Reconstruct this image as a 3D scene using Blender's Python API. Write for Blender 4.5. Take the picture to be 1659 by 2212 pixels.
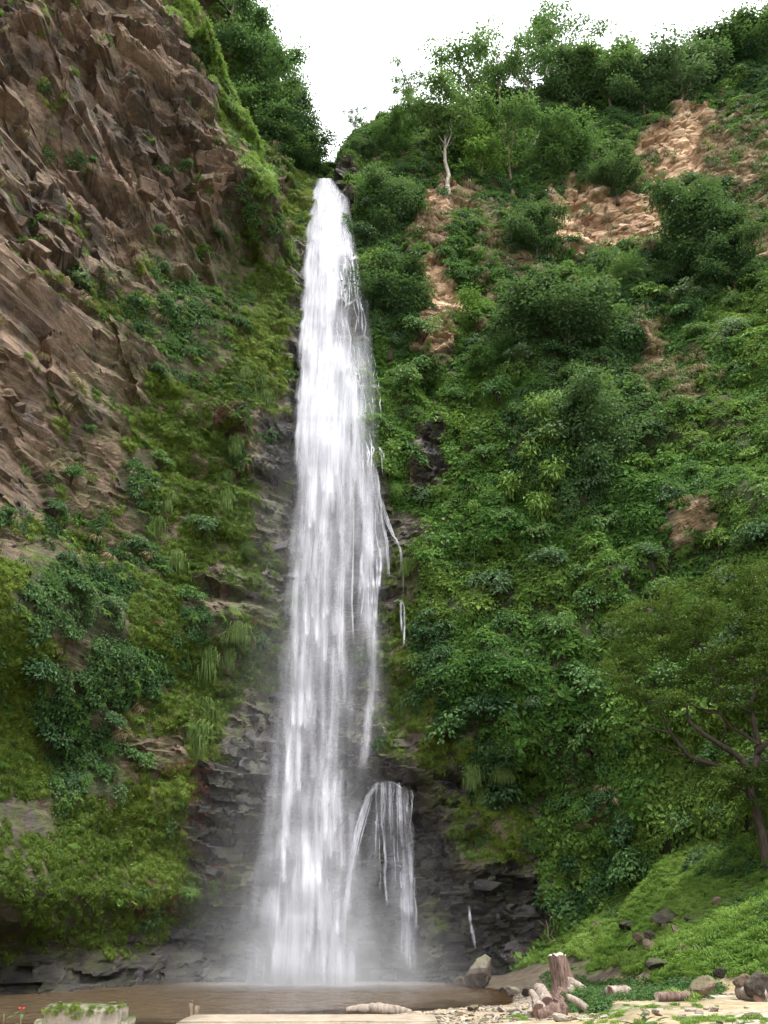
import bpy, bmesh, math, random
import numpy as np
from mathutils import Vector

for o in list(bpy.data.objects):
    bpy.data.objects.remove(o)
sc = bpy.context.scene
COL = sc.collection
R = math.radians

# ------------------------------------------------------------------ camera
PITCH = R(25.5)
EYE = 2.6
cam_d = bpy.data.cameras.new('camera')
cam = bpy.data.objects.new('camera', cam_d)
COL.objects.link(cam)
cam.location = (0, 0, EYE)
cam.rotation_euler = (R(90) + PITCH, 0, 0)
cam_d.sensor_fit = 'VERTICAL'
cam_d.angle = R(60.02)
cam_d.clip_start = 0.1
cam_d.clip_end = 2000
sc.camera = cam

# ------------------------------------------------------------------ world: bright overcast
SUN_EL, SUN_AZ = R(70), R(135)          # azimuth clockwise from +Y
w = bpy.data.worlds.new('World')
sc.world = w
w.use_nodes = True
nt = w.node_tree
for n in list(nt.nodes):
    nt.nodes.remove(n)
sky = nt.nodes.new('ShaderNodeTexSky')
sky.sky_type = 'NISHITA'
sky.sun_disc = False
sky.sun_elevation = SUN_EL
sky.sun_rotation = SUN_AZ
sky.dust_density = 6.0
hs = nt.nodes.new('ShaderNodeHueSaturation')
hs.inputs['Saturation'].default_value = 0.15
mixw = nt.nodes.new('ShaderNodeMix'); mixw.data_type = 'RGBA'
mixw.inputs[0].default_value = 0.6       # cloud cover evens the sky out
mixw.inputs[7].default_value = (9.6, 9.8, 10.2, 1)
bg = nt.nodes.new('ShaderNodeBackground')
bg.inputs['Strength'].default_value = 0.12
wo = nt.nodes.new('ShaderNodeOutputWorld')
nt.links.new(sky.outputs[0], hs.inputs['Color'])
nt.links.new(hs.outputs[0], mixw.inputs[6])
nt.links.new(mixw.outputs[2], bg.inputs['Color'])
nt.links.new(bg.outputs[0], wo.inputs['Surface'])

sun_d = bpy.data.lights.new('sun', 'SUN')
sun = bpy.data.objects.new('sun', sun_d)
COL.objects.link(sun)
sun_d.energy = 1.5
sun_d.angle = R(12)
sun_d.color = (1.0, 0.96, 0.9)
sd = Vector((math.sin(SUN_AZ) * math.cos(SUN_EL), math.cos(SUN_AZ) * math.cos(SUN_EL), math.sin(SUN_EL)))
sun.rotation_euler = sd.to_track_quat('Z', 'Y').to_euler()
sun.location = (30, -20, 120)

vs = sc.view_settings
vs.view_transform = 'Standard'
vs.look = 'None'
vs.exposure = 1.85
vs.gamma = 1.0
vs.use_curve_mapping = False
cy = sc.cycles
cy.use_denoising = True
cy.max_bounces = 5
cy.diffuse_bounces = 2
cy.glossy_bounces = 2
cy.transmission_bounces = 3
cy.transparent_max_bounces = 48
cy.volume_bounces = 0
cy.use_adaptive_sampling = True
cy.adaptive_threshold = 0.02
cy.sample_clamp_indirect = 5
cy.caustics_reflective = False
cy.caustics_refractive = False
cy.volume_step_rate = 1.0
cy.volume_max_steps = 64

# ------------------------------------------------------------------ measuring helpers
FPX, CX, CY = 1914.6, 829.5, 1106.0
SP, CP = math.sin(PITCH), math.cos(PITCH)
def ray(px, py):
    r, u = (px - CX) / FPX, (CY - py) / FPX
    return np.array([r, CP - u * SP, SP + u * CP])
def at(px, py, d):
    """the point at ground distance d (metres along y) on the sight line through a picture point"""
    q = ray(px, py)
    return np.array([q[0] / q[1] * d, d, EYE + q[2] / q[1] * d])
def project(P):
    P = np.asarray(P, float)
    x, y, z = P[..., 0], P[..., 1], P[..., 2] - EYE
    f = y * CP + z * SP
    u = -y * SP + z * CP
    f = np.where(f < 0.1, 0.1, f)
    return CX + FPX * x / f, CY - FPX * u / f, f

# ------------------------------------------------------------------ numpy noise
def _h(ix, iy, s):
    with np.errstate(over='ignore'):
        n = (ix.astype(np.int64) * 374761393 + iy.astype(np.int64) * 668265263 + s * 1274126177) & 0xFFFFFFFF
        n = ((n ^ (n >> 13)) * 1274126177) & 0xFFFFFFFF
        n = ((n ^ (n >> 15)) * 2246822519) & 0xFFFFFFFF
    return ((n ^ (n >> 16)) & 0xFFFFFF) / float(0xFFFFFF)
def vnoise(x, y, s=0):
    ix, iy = np.floor(x), np.floor(y)
    fx, fy = x - ix, y - iy
    fx = fx * fx * (3 - 2 * fx); fy = fy * fy * (3 - 2 * fy)
    a, b = _h(ix, iy, s), _h(ix + 1, iy, s)
    c, d = _h(ix, iy + 1, s), _h(ix + 1, iy + 1, s)
    return ((a * (1 - fx) + b * fx) * (1 - fy) + (c * (1 - fx) + d * fx) * fy) * 2 - 1
def fbm(x, y, s=0, o=4, g=0.5):
    t, a = 0, 1.0
    for i in range(o):
        t = t + a * vnoise(x * 2 ** i + 17.3 * i, y * 2 ** i - 9.1 * i, s + i * 7)
        a *= g
    return t
def facets(x, y, s=0, tilt=0.8):
    """angular blocks: every cell has its own height and its own slope; returns height and distance to the joint"""
    ix, iy = np.floor(x), np.floor(y)
    f1 = np.full(x.shape, 9.0); f2 = f1.copy(); h = np.zeros_like(x); cid = np.zeros_like(x)
    for dx in (-1, 0, 1):
        for dy in (-1, 0, 1):
            cx_, cy_ = ix + dx, iy + dy
            px_ = cx_ + 0.1 + 0.8 * _h(cx_, cy_, s); py_ = cy_ + 0.1 + 0.8 * _h(cx_, cy_, s + 1)
            d = (x - px_) ** 2 + (y - py_) ** 2
            hh = _h(cx_, cy_, s + 2) * 2 - 1 + tilt * ((x - px_) * (_h(cx_, cy_, s + 3) * 2 - 1) * 2 + (y - py_) * (_h(cx_, cy_, s + 4) * 2 - 1.0) * 2)
            nearer = d < f1
            f2 = np.where(nearer, f1, np.minimum(f2, d))
            h = np.where(nearer, hh, h); cid = np.where(nearer, _h(cx_, cy_, s + 5), cid)
            f1 = np.where(nearer, d, f1)
    return h, np.sqrt(f2) - np.sqrt(f1), cid
def wedges(x, y, s=0, tilt=0.9, steep=1.1):
    """continuous angular relief: the upper envelope of tilted wedges, creased where two meet"""
    ix, iy = np.floor(x), np.floor(y)
    h = np.full(x.shape, -9.0)
    for dx in (-1, 0, 1):
        for dy in (-1, 0, 1):
            cx_, cy_ = ix + dx, iy + dy
            ax = x - (cx_ + 0.1 + 0.8 * _h(cx_, cy_, s)); ay = y - (cy_ + 0.1 + 0.8 * _h(cx_, cy_, s + 1))
            v = 0.9 * _h(cx_, cy_, s + 2) + tilt * (ax * (_h(cx_, cy_, s + 3) * 2 - 1) + ay * (_h(cx_, cy_, s + 4) * 2 - 1)) - steep * np.maximum(np.abs(ax), np.abs(ay))
            h = np.maximum(h, v)
    return h
def sstep(a, b, x):
    t = np.clip((x - a) / (b - a), 0, 1)
    return t * t * (3 - 2 * t)
def norm(v):
    return v / np.maximum(np.linalg.norm(v, axis=-1, keepdims=True), 1e-9)

# ------------------------------------------------------------------ object helpers
def mesh_np(name, V, F, mat=None, smooth=False):
    V = np.asarray(V, np.float32).reshape(-1, 3)
    me = bpy.data.meshes.new(name)
    if isinstance(F, np.ndarray):
        k = F.shape[1]
        me.vertices.add(len(V)); me.vertices.foreach_set('co', V.ravel())
        me.loops.add(F.size); me.loops.foreach_set('vertex_index', F.astype(np.int32).ravel())
        me.polygons.add(len(F))
        me.polygons.foreach_set('loop_start', np.arange(0, F.size, k, dtype=np.int32))
        me.polygons.foreach_set('use_smooth', np.full(len(F), bool(smooth)))
        me.update(calc_edges=True)
    else:
        me.from_pydata([tuple(map(float, v)) for v in V], [], [tuple(int(i) for i in f) for f in F])
        me.polygons.foreach_set('use_smooth', np.full(len(me.polygons), bool(smooth)))
        me.update()
    if mat:
        me.materials.append(mat)
    return me
def link(name, me, parent=None, loc=None, rot=None, scale=None):
    o = bpy.data.objects.new(name, me)
    COL.objects.link(o)
    if parent: o.parent = parent
    if loc is not None: o.location = loc
    if rot is not None: o.rotation_euler = rot
    if scale is not None: o.scale = (scale,) * 3 if not hasattr(scale, '__len__') else scale
    return o
def tag(o, label=None, cat=None, group=None, kind=None):
    if label: o['label'] = label
    if cat: o['category'] = cat
    if group: o['group'] = group
    if kind: o['kind'] = kind
    return o
def fattr(me, name, a, typ='FLOAT', dom='POINT'):
    at_ = me.attributes.new(name, typ, dom)
    a = np.ascontiguousarray(a, np.float32 if typ != 'INT' else np.int32)
    at_.data.foreach_set({'FLOAT': 'value', 'INT': 'value', 'FLOAT_VECTOR': 'vector', 'FLOAT_COLOR': 'color'}[typ], a.ravel())

class Geo:
    """collects vertices and faces into one mesh"""
    def __init__(self): self.V = []; self.F = []; self.n = 0
    def add(self, V, F):
        V = np.asarray(V, float)
        self.V.append(V)
        self.F += [tuple(int(i) + self.n for i in f) for f in F]
        self.n += len(V)
    def tube(self, P, rad, sides=7, cap=True, bump=0, seed=0):
        P = np.asarray(P, float); rad = np.broadcast_to(rad, len(P))
        T = norm(np.gradient(P, axis=0))
        ref = np.array([0.31, 0.2, 0.93]) if abs(T[0][2]) < 0.8 else np.array([1.0, 0.1, 0.0])
        rg = np.random.default_rng(seed)
        V = []
        ang = np.linspace(0, 2 * np.pi, sides, endpoint=False)
        wob = 1 + bump * (rg.random(sides) - 0.5)
        for p, t, r in zip(P, T, rad):
            a = norm(np.cross(t, ref)); b = np.cross(t, a)
            k = wob * (1 + bump * 0.5 * (rg.random(sides) - 0.5))
            V.append(p + (np.cos(ang) * k)[:, None] * a * r + (np.sin(ang) * k)[:, None] * b * r)
        V = np.concatenate(V)
        F = []
        for i in range(len(P) - 1):
            for j in range(sides):
                k = (j + 1) % sides
                F.append((i * sides + j, i * sides + k, (i + 1) * sides + k, (i + 1) * sides + j))
        if cap:
            F.append(tuple(range(sides - 1, -1, -1)))
            F.append(tuple((len(P) - 1) * sides + j for j in range(sides)))
        self.add(V, F)
    def mesh(self, name, mat, smooth=True):
        return mesh_np(name, np.concatenate(self.V), self.F, mat, smooth)

def leaf_geo(C, A, N, L, W, fold=0.18):
    """two-triangle leaves folded on the midrib"""
    A = norm(A); S = norm(np.cross(A, N)); N = np.cross(S, A)
    L = np.asarray(L)[:, None]; W = np.asarray(W)[:, None]
    m = C + A * L * 0.45
    V = np.stack([C, m + S * W / 2 + N * W * fold, C + A * L - N * L * 0.12, m - S * W / 2 + N * W * fold], 1)
    n = len(C)
    b = np.arange(n)[:, None] * 4
    F = np.concatenate([b + np.array([[0, 1, 2]]), b + np.array([[0, 2, 3]])], 0)
    return V.reshape(-1, 3), F
def rnd_unit(rg, n):
    return norm(rg.normal(size=(n, 3)))

# ------------------------------------------------------------------ materials
class NT:
    def __init__(self, name):
        self.m = bpy.data.materials.new(name); self.m.use_nodes = True
        self.t = self.m.node_tree
        for n in list(self.t.nodes): self.t.nodes.remove(n)
        self.out = self.t.nodes.new('ShaderNodeOutputMaterial')
    def n(self, typ, ins=None, **kw):
        nd = self.t.nodes.new('ShaderNode' + typ)
        for k, v in kw.items(): setattr(nd, k, v)
        for k, v in (ins or {}).items():
            s = nd.inputs[k]
            if isinstance(v, bpy.types.NodeSocket): self.t.links.new(v, s)
            else: s.default_value = v
        return nd
    def noise(self, scale, detail=4, vec=None, rough=0.55):
        ins = {'Scale': scale, 'Detail': detail, 'Roughness': rough}
        if vec is not None: ins['Vector'] = vec
        return self.n('TexNoise', ins).outputs[0]
    def coords(self, scale=(1, 1, 1), kind='Object', rot=(0, 0, 0)):
        c = self.n('TexCoord').outputs[kind]
        return self.n('Mapping', {'Vector': c, 'Scale': scale, 'Rotation': rot}).outputs[0]
    def ramp(self, fac, stops):
        r = self.n('ValToRGB', {'Fac': fac})
        e = r.color_ramp.elements
        while len(e) < len(stops): e.new(0.5)
        for i, (p, c) in enumerate(stops):
            e[i].position = p; e[i].color = (*c, 1) if len(c) == 3 else c
        return r.outputs[0]
    def mix(self, f, a, b, mode='MIX'):
        m = self.n('Mix', data_type='RGBA', blend_type=mode)
        for i, v in ((0, f), (6, a), (7, b)):
            if isinstance(v, bpy.types.NodeSocket): self.t.links.new(v, m.inputs[i])
            else: m.inputs[i].default_value = v if i == 0 else ((*v, 1) if len(v) == 3 else v)
        return m.outputs[2]
    def math(self, op, a, b=0.0, c=None):
        ins = {0: a, 1: b}
        if c is not None: ins[2] = c
        return self.n('Math', ins, operation=op).outputs[0]
    def attr(self, name, typ='GEOMETRY'):
        return self.n('Attribute', attribute_type=typ, attribute_name=name)
    def bump(self, h, strength=0.5, dist=0.1):
        return self.n('Bump', {'Height': h, 'Strength': strength, 'Distance': dist}).outputs[0]
    def done(self, shader):
        self.t.links.new(shader, self.out.inputs['Surface']); return self.m

def leaf_mat(name, dark, mid, light, trans=0.3, rough=0.5, instanced=True, spec=0.12):
    t = NT(name)
    isl = t.n('NewGeometry').outputs['Random Per Island']
    obr = t.n('ObjectInfo').outputs['Random']
    if instanced:
        tint = t.attr('tint', 'INSTANCER').outputs['Fac']
    else:
        tint = obr
    f = t.math('ADD', t.math('MULTIPLY', isl, 0.45), t.math('MULTIPLY', tint, 0.55))
    col = t.ramp(f, [(0.1, dark), (0.5, mid), (0.92, light)])
    p = t.n('BsdfPrincipled', {'Base Color': col, 'Roughness': rough, 'Specular IOR Level': spec})
    tr = t.n('BsdfTranslucent', {'Color': t.mix(0.35, col, (0.16, 0.24, 0.03))})
    mx = t.n('MixShader', {0: trans, 1: p.outputs[0], 2: tr.outputs[0]})
    return t.done(mx.outputs[0])

M = {}
M['vine'] = leaf_mat('vine_leaf', (0.032, 0.090, 0.020), (0.078, 0.17, 0.032), (0.17, 0.25, 0.05), trans=0.4)
M['shrub'] = leaf_mat('shrub_leaf', (0.020, 0.055, 0.020), (0.045, 0.105, 0.033), (0.10, 0.17, 0.062), trans=0.38)
M['moss'] = leaf_mat('moss_leaf', (0.05, 0.085, 0.014), (0.105, 0.16, 0.025), (0.19, 0.245, 0.04), trans=0.4)
M['grass'] = leaf_mat('grass_blade', (0.08, 0.16, 0.025), (0.15, 0.26, 0.05), (0.25, 0.34, 0.08), trans=0.4)
M['dry'] = leaf_mat('dry_blade', (0.10, 0.08, 0.045), (0.18, 0.14, 0.08), (0.27, 0.22, 0.12), trans=0.15)
M['rust'] = leaf_mat('rust_moss', (0.05, 0.02, 0.015), (0.09, 0.035, 0.025), (0.13, 0.055, 0.03), trans=0.1)
M['tree_dark'] = leaf_mat('tree_leaf_dark', (0.022, 0.054, 0.023), (0.043, 0.097, 0.038), (0.095, 0.162, 0.068), instanced=False, trans=0.38)
M['tree_mid'] = leaf_mat('tree_leaf_mid', (0.041, 0.095, 0.030), (0.074, 0.155, 0.047), (0.149, 0.236, 0.081), instanced=False, trans=0.38)
M['tree_silver'] = leaf_mat('tree_leaf_silver', (0.04, 0.085, 0.038), (0.085, 0.15, 0.07), (0.16, 0.23, 0.12), instanced=False, trans=0.38)
M['tree_bright'] = leaf_mat('tree_leaf_bright', (0.061, 0.135, 0.030), (0.115, 0.216, 0.047), (0.203, 0.311, 0.068), instanced=False, trans=0.38)
M['acacia'] = leaf_mat('acacia_leaf', (0.018, 0.04, 0.008), (0.045, 0.082, 0.014), (0.10, 0.145, 0.028), instanced=False, trans=0.38)
M['tuft'] = leaf_mat('tuft_blade', (0.06, 0.10, 0.025), (0.11, 0.17, 0.045), (0.17, 0.24, 0.075), instanced=False)

def bark(name, a, b, scale=6):
    t = NT(name)
    v = t.coords((scale, scale, scale * 0.25))
    h = t.noise(2.0, 5, v)
    col = t.ramp(h, [(0.3, a), (0.7, b)])
    p = t.n('BsdfPrincipled', {'Base Color': col, 'Roughness': 0.85, 'Specular IOR Level': 0.15, 'Normal': t.bump(h, 0.8, 0.05)})
    return t.done(p.outputs[0])
M['bark_pale'] = bark('bark_pale', (0.13, 0.115, 0.095), (0.32, 0.285, 0.24))
M['bark_dark'] = bark('bark_dark', (0.025, 0.02, 0.016), (0.075, 0.06, 0.045))
M['bark_brown'] = bark('bark_brown', (0.07, 0.05, 0.035), (0.2, 0.15, 0.11))
M['wood_grey'] = bark('weathered_wood', (0.11, 0.085, 0.068), (0.31, 0.26, 0.215), 5)
M['stump_bark'] = bark('stump_bark', (0.05, 0.032, 0.026), (0.19, 0.13, 0.105), 7)

def cliff_mat(name='cliff_rock', fixed=None):
    t = NT(name)
    if fixed is None:
        cov = t.attr('cover')
        sep = t.n('SeparateColor', {0: cov.outputs['Color']})
        soil, wet, moss, och = sep.outputs[0], sep.outputs[1], sep.outputs[2], cov.outputs['Alpha']
        blk = t.attr('block').outputs['Fac']
    else:
        soil, wet, moss, och = fixed
        blk = t.n('ObjectInfo').outputs['Random']
    v = t.coords((0.9, 0.9, 1.5), rot=(0, R(14), 0))
    n1 = t.noise(0.35, 6, v, 0.62)
    n2 = t.noise(2.4, 6, v, 0.65)
    n3 = t.noise(0.11, 3, t.coords())
    f = t.math('ADD', t.math('ADD', t.math('MULTIPLY', n1, 0.5), t.math('MULTIPLY', n2, 0.4)), t.math('MULTIPLY', t.math('SUBTRACT', blk, 0.4), 0.38))
    dry = t.ramp(f, [(0.28, (0.024, 0.016, 0.015)), (0.42, (0.075, 0.050, 0.041)), (0.55, (0.155, 0.10, 0.073)), (0.72, (0.32, 0.235, 0.17))])
    dry = t.mix(t.ramp(n3, [(0.42, (0, 0, 0)), (0.62, (1, 1, 1))]), dry, t.mix(0.4, dry, (0.19, 0.115, 0.075)))
    dry = t.mix(t.ramp(t.noise(0.8, 5, t.coords((1, 1, 0.6))), [(0.58, (0, 0, 0)), (0.72, (0.5, 0.5, 0.5))]), dry, (0.20, 0.19, 0.15))
    ocr = t.ramp(f, [(0.29, (0.13, 0.075, 0.05)), (0.42, (0.31, 0.195, 0.115)), (0.54, (0.44, 0.305, 0.19)), (0.68, (0.53, 0.41, 0.28))])
    wetc = t.ramp(f, [(0.35, (0.013, 0.010, 0.011)), (0.55, (0.034, 0.028, 0.030)), (0.7, (0.085, 0.075, 0.079))])
    earth = t.ramp(n2, [(0.35, (0.02, 0.026, 0.011)), (0.65, (0.05, 0.058, 0.02))])
    stain = t.ramp(t.noise(0.5, 6, t.coords((1.2, 1.2, 0.35)), 0.65), [(0.5, (0, 0, 0)), (0.66, (0.75, 0.75, 0.75))])
    dry = t.mix(stain, dry, (0.04, 0.032, 0.034))
    c = t.mix(och, dry, ocr)
    c = t.mix(wet, c, wetc)
    mn = t.math('MULTIPLY', moss, t.ramp(t.noise(1.1, 6, t.coords()), [(0.4, (0, 0, 0)), (0.55, (1, 1, 1))]))
    c = t.mix(mn, c, t.ramp(n2, [(0.3, (0.03, 0.042, 0.009)), (0.7, (0.085, 0.105, 0.02))]))
    c = t.mix(soil, c, earth)
    rgh = t.n('MapRange', {0: wet, 1: 0, 2: 1, 3: 0.9, 4: 0.3}).outputs[0]
    b = t.bump(t.math('ADD', t.noise(3.5, 8, v, 0.7), t.math('MULTIPLY', n1, 1.4)), 0.9, 0.22)
    p = t.n('BsdfPrincipled', {'Base Color': c, 'Roughness': rgh, 'Specular IOR Level': 0.35, 'Normal': b})
    return t.done(p.outputs[0])
M['cliff'] = cliff_mat()
M['block_dry'] = cliff_mat('block_dry', (0.0, 0.0, 0.1, 0.0))
M['block_ochre'] = cliff_mat('block_ochre', (0.0, 0.0, 0.0, 1.0))
M['block_wet'] = cliff_mat('block_wet', (0.0, 1.0, 0.1, 0.0))

def stone_mat(name, a, b, mossy=0.0, rough=0.85):
    t = NT(name)
    n = t.noise(2.2, 6, t.coords(), 0.65)
    o = t.n('ObjectInfo').outputs['Random']
    c = t.ramp(t.math('ADD', t.math('MULTIPLY', n, 0.8), t.math('MULTIPLY', o, 0.2)), [(0.35, a), (0.7, b)])
    if mossy:
        up = t.n('SeparateXYZ', {0: t.n('NewGeometry').outputs['Normal']}).outputs[2]
        k = t.math('MULTIPLY', t.ramp(t.math('ADD', t.math('MULTIPLY', up, 0.5), t.noise(3, 5, t.coords())), [(0.7, (0, 0, 0)), (0.95, (1, 1, 1))]), mossy)
        c = t.mix(k, c, (0.05, 0.075, 0.015))
    p = t.n('BsdfPrincipled', {'Base Color': c, 'Roughness': rough, 'Specular IOR Level': 0.25, 'Normal': t.bump(t.noise(6, 8, t.coords(), 0.7), 0.7, 0.06)})
    return t.done(p.outputs[0])
M['stone_pale'] = stone_mat('stone_pale', (0.16, 0.135, 0.105), (0.36, 0.32, 0.27))
M['stone_grey'] = stone_mat('stone_grey', (0.07, 0.055, 0.045), (0.24, 0.20, 0.165), 0.5)
M['stone_brown'] = stone_mat('stone_brown', (0.06, 0.042, 0.032), (0.20, 0.145, 0.105), 0.5)
M['stone_dark'] = stone_mat('stone_dark', (0.018, 0.015, 0.013), (0.075, 0.06, 0.05), 0.4)
M['concrete'] = stone_mat('old_concrete', (0.13, 0.11, 0.09), (0.34, 0.30, 0.25), 1.0)
M['slab'] = stone_mat('pale_concrete', (0.19, 0.155, 0.115), (0.33, 0.28, 0.215))

# ------------------------------------------------------------------ what covers the cliff where (R/r rock, O/o ochre rock, W/w wet rock, M moss, S shrubs, V vines, g mixed, D dry grass, K wood, G slope)
COVER = """RRRRRrMKKKKKKKKKKKKKKKKK
RRRRRRMKKKKKKKKKKKKKKKKK
RRRRRRrMKKKKKKKKKKKKKKKK
RRRRRRRMKKKKggKKKKKKgOgg
RRRRRRRrMKKgggggggggOOoo
RRRRRRRRrMWVSgggggggOOoo
RRRRRRRRrMWVSOogSOOOOSSo
RRRRRRRrrwWSSogoSOOOOSSo
RRRRRrrgMwWgSOVoogSgSSSg
RRRrrgggMwWgSOOgSSSSSSVV
RRRrgggMMwWgSOgSSSSSDVVV
RRRrrggMMWWVVVVVVSSSDDgV
RRrrrMMMMWWVVVVVSSSSgDgV
RRrrMMMrWWWVVWVVSSSSgVVV
RrrrgMMgWWWMVWVVSSSSVVVV
RrrrSMMMwWWwVVVVVSSVVVVV
rrrrgMMMwWWWwVVVVVVVVoVV
rgrrgMMMwWWWwVVVVVVVVVVV
MSSSMMrwwWWWwVVVVVVVVVVV
MSSSMMSMwWWwMVVVVVVVVVVV
MMrSSMMMwWWwMSVVVVVVVVVV
MMSSSMMMwWWwMSVVVVVVVVVV
MSSrMMMwWWWwMMSVVVVVVVVV
MSSSrrMWWWWWwMMSVVVVVVVV
MSSSMMWWWWWWWwWSVVMVVVVV
wMMMMMWWWWWWWWwMMVrVVVVV
wMMMMMWwWWWWWWMMMVVSVVVV
wwMMMMwwWWWWWWWWWVSVVVVV
wwwwMwWWWWWWWwWWWSVVVVVV
wwwwwWWWWWWWWwWWWVVVVVVV
WWWWWWWWWWWWWWWWVVVVVVVV
WWWWWWWWWWWWWWVVVVVVVVVV""".split('\n')
#            rock wet moss ochre | fern shrub vine dry
CH = {'R': (1.0, 0, .2, 0, .12, .03, .02, .01), 'r': (.7, 0, .5, 0, .42, .26, .14, .03),
      'O': (1, 0, 0, 1, 0, .02, .02, .06), 'o': (.6, 0, .2, .8, .2, .14, .3, .42),
      'W': (1, 1, .25, 0, .03, 0, 0, 0), 'w': (.7, .8, .7, 0, .42, .04, 0, 0),
      'M': (.25, .2, .9, 0, .9, .12, .06, 0), 'S': (0, 0, .6, 0, .15, .85, .2, 0),
      'V': (0, 0, .6, 0, .08, .1, 1, 0), 'g': (.15, 0, .5, .3, .15, .45, .5, .03),
      'D': (.25, 0, .4, .7, .4, .15, .25, .5), 'K': (0, 0, .6, 0, .1, .9, .2, 0)}
CGRID = np.array([[CH[c] for c in row] for row in COVER])      # 32 x 24 x 8
def cover_at(px, py, sharp=1.0):
    u = np.clip(px / 69.125 - 0.5, 0, 22.999); v = np.clip(py / 69.125 - 0.5, 0, 30.999)
    i, j = u.astype(int), v.astype(int)
    fu, fv = u - i, v - j
    fu = sstep(0.2, 0.8, fu)[..., None]; fv = sstep(0.2, 0.8, fv)[..., None]
    return ((CGRID[j, i] * (1 - fu) + CGRID[j, i + 1] * fu) * (1 - fv) + (CGRID[j + 1, i] * (1 - fu) + CGRID[j + 1, i + 1] * fu) * fv)

# ------------------------------------------------------------------ cliff form
FALL = [(700, 385, 74), (700, 550, 71), (690, 720, 69), (680, 900, 67), (680, 1100, 66), (680, 1300, 65), (670, 1500, 64.5),
        (670, 1700, 63.2), (670, 1900, 62.2), (670, 2130, 61.5)]
LEFT = [(0, 0, 46), (200, 0, 50), (400, 50, 57), (300, 200, 53.5), (100, 300, 49), (500, 300, 60), (555, 440, 61), (300, 440, 55.5), (150, 500, 51.5),
        (0, 500, 46.5), (0, 300, 46), (300, 570, 58.5), (450, 550, 63), (560, 540, 66), (200, 700, 52), (350, 700, 57), (500, 700, 62), (600, 800, 66),
        (600, 600, 67.5), (550, 900, 63.5), (450, 900, 60.5), (300, 850, 57), (150, 900, 52), (0, 850, 47), (500, 1100, 62), (300, 1100, 57), (100, 1100, 51),
        (0, 1200, 48), (0, 1500, 47.5), (200, 1500, 53), (400, 1500, 59), (560, 1500, 62.5), (550, 1800, 61.5), (400, 1800, 59), (200, 1780, 54.5),
        (60, 1800, 49), (0, 1750, 45), (-20, 2000, 44), (0, 2130, 45), (70, 2130, 50), (110, 2050, 56), (200, 2050, 58.5), (400, 2080, 61), (550, 2100, 61.5), (200, 1900, 55),
        (400, 1920, 59), (-250, 1000, 37), (-250, 200, 36), (-250, 1900, 37), (-500, 1000, 28), (-500, 1900, 28), (-500, 100, 28), (100, -250, 49), (400, -200, 58)]
RIGHT = [(520, 150, 77), (600, 300, 76), (640, 380, 74.5), (600, 430, 71), (570, 500, 69), (450, -100, 77), (800, 500, 73), (830, 560, 71), (900, 450, 74), (850, 650, 69), (950, 650, 71),
         (1000, 500, 75), (1100, 420, 78), (1000, 330, 79), (900, 300, 80), (1200, 350, 81), (1200, 500, 76), (1300, 480, 76), (1400, 400, 78),
         (1450, 320, 80), (1600, 300, 78), (1650, 500, 70), (1500, 600, 69), (1300, 620, 70), (1150, 650, 68.5), (1200, 800, 64), (1000, 800, 66),
         (900, 850, 66), (850, 950, 66), (900, 1100, 64.5), (1000, 1100, 63), (1200, 1050, 60), (1400, 1000, 60), (1600, 800, 60), (1650, 1000, 56),
         (1500, 1200, 56), (1300, 1300, 57), (1100, 1300, 60), (950, 1300, 62), (860, 1300, 63.5), (850, 1700, 62), (900, 1900, 61.5), (950, 2130, 60.8),
         (1000, 1500, 59), (1100, 1550, 57), (1150, 1740, 60), (1050, 1800, 60.5), (1200, 1900, 60), (1300, 1700, 57), (1500, 1500, 53), (1650, 1300, 52),
         (1650, 1600, 49), (1500, 1750, 52), (1100, 2000, 60), (1200, 2100, 59), (1659, 1900, 47), (1900, 1000, 45), (1900, 400, 60), (1900, 1700, 40), (2200, 1000, 33), (2200, 1800, 30),
         (1200, 200, 88), (1500, 140, 87), (1650, 60, 84), (1000, 235, 86), (760, 300, 79), (2000, 0, 70)]
CREST = [(450, -100, 80), (560, 150, 78.5), (620, 265, 77), (660, 345, 76), (690, 381, 75), (712, 381, 75), (760, 305, 79), (830, 265, 82), (900, 258, 84), (980, 245, 86),
         (1100, 205, 88), (1200, 185, 89), (1300, 175, 90), (1400, 165, 89), (1500, 140, 88), (1600, 100, 86), (1659, 50, 85), (1800, -60, 80), (2100, -100, 70)]
EDGE = [(690, 720, 69), (660, 610, 67.5), (605, 530, 66), (574, 475, 62), (578, 410, 62), (556, 330, 61), (528, 230, 60), (470, 110, 59), (385, 0, 57), (250, -200, 55)]

def rbf(points):
    P = np.array([at(*p) for p in points])
    X = P[:, [0, 2]]; y = P[:, 1]
    n = len(X)
    D = np.sqrt(((X[:, None] - X[None]) ** 2).sum(-1) + 4.0)
    A = np.zeros((n + 3, n + 3)); A[:n, :n] = D - np.eye(n) * 0.8
    A[:n, n] = 1; A[:n, n + 1:] = X; A[n, :n] = 1; A[n + 1:, :n] = X.T
    sol = np.linalg.solve(A, np.concatenate([y, np.zeros(3)]))
    def ev(x, z):
        out = np.full(x.shape, sol[n]) + sol[n + 1] * x + sol[n + 2] * z
        for i in range(n):
            out += sol[i] * np.sqrt((x - X[i, 0]) ** 2 + (z - X[i, 1]) ** 2 + 4.0)
        return out
    return ev
f_left, f_right = rbf(LEFT + FALL), rbf(RIGHT + FALL)
cr = np.array([at(*p) for p in CREST]); cr = cr[np.argsort(cr[:, 0])]
ed = np.array([at(*p) for p in EDGE]); ed = ed[np.argsort(ed[:, 2])]
fl = np.array([at(*p) for p in FALL]); fl = fl[np.argsort(fl[:, 2])]
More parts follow.
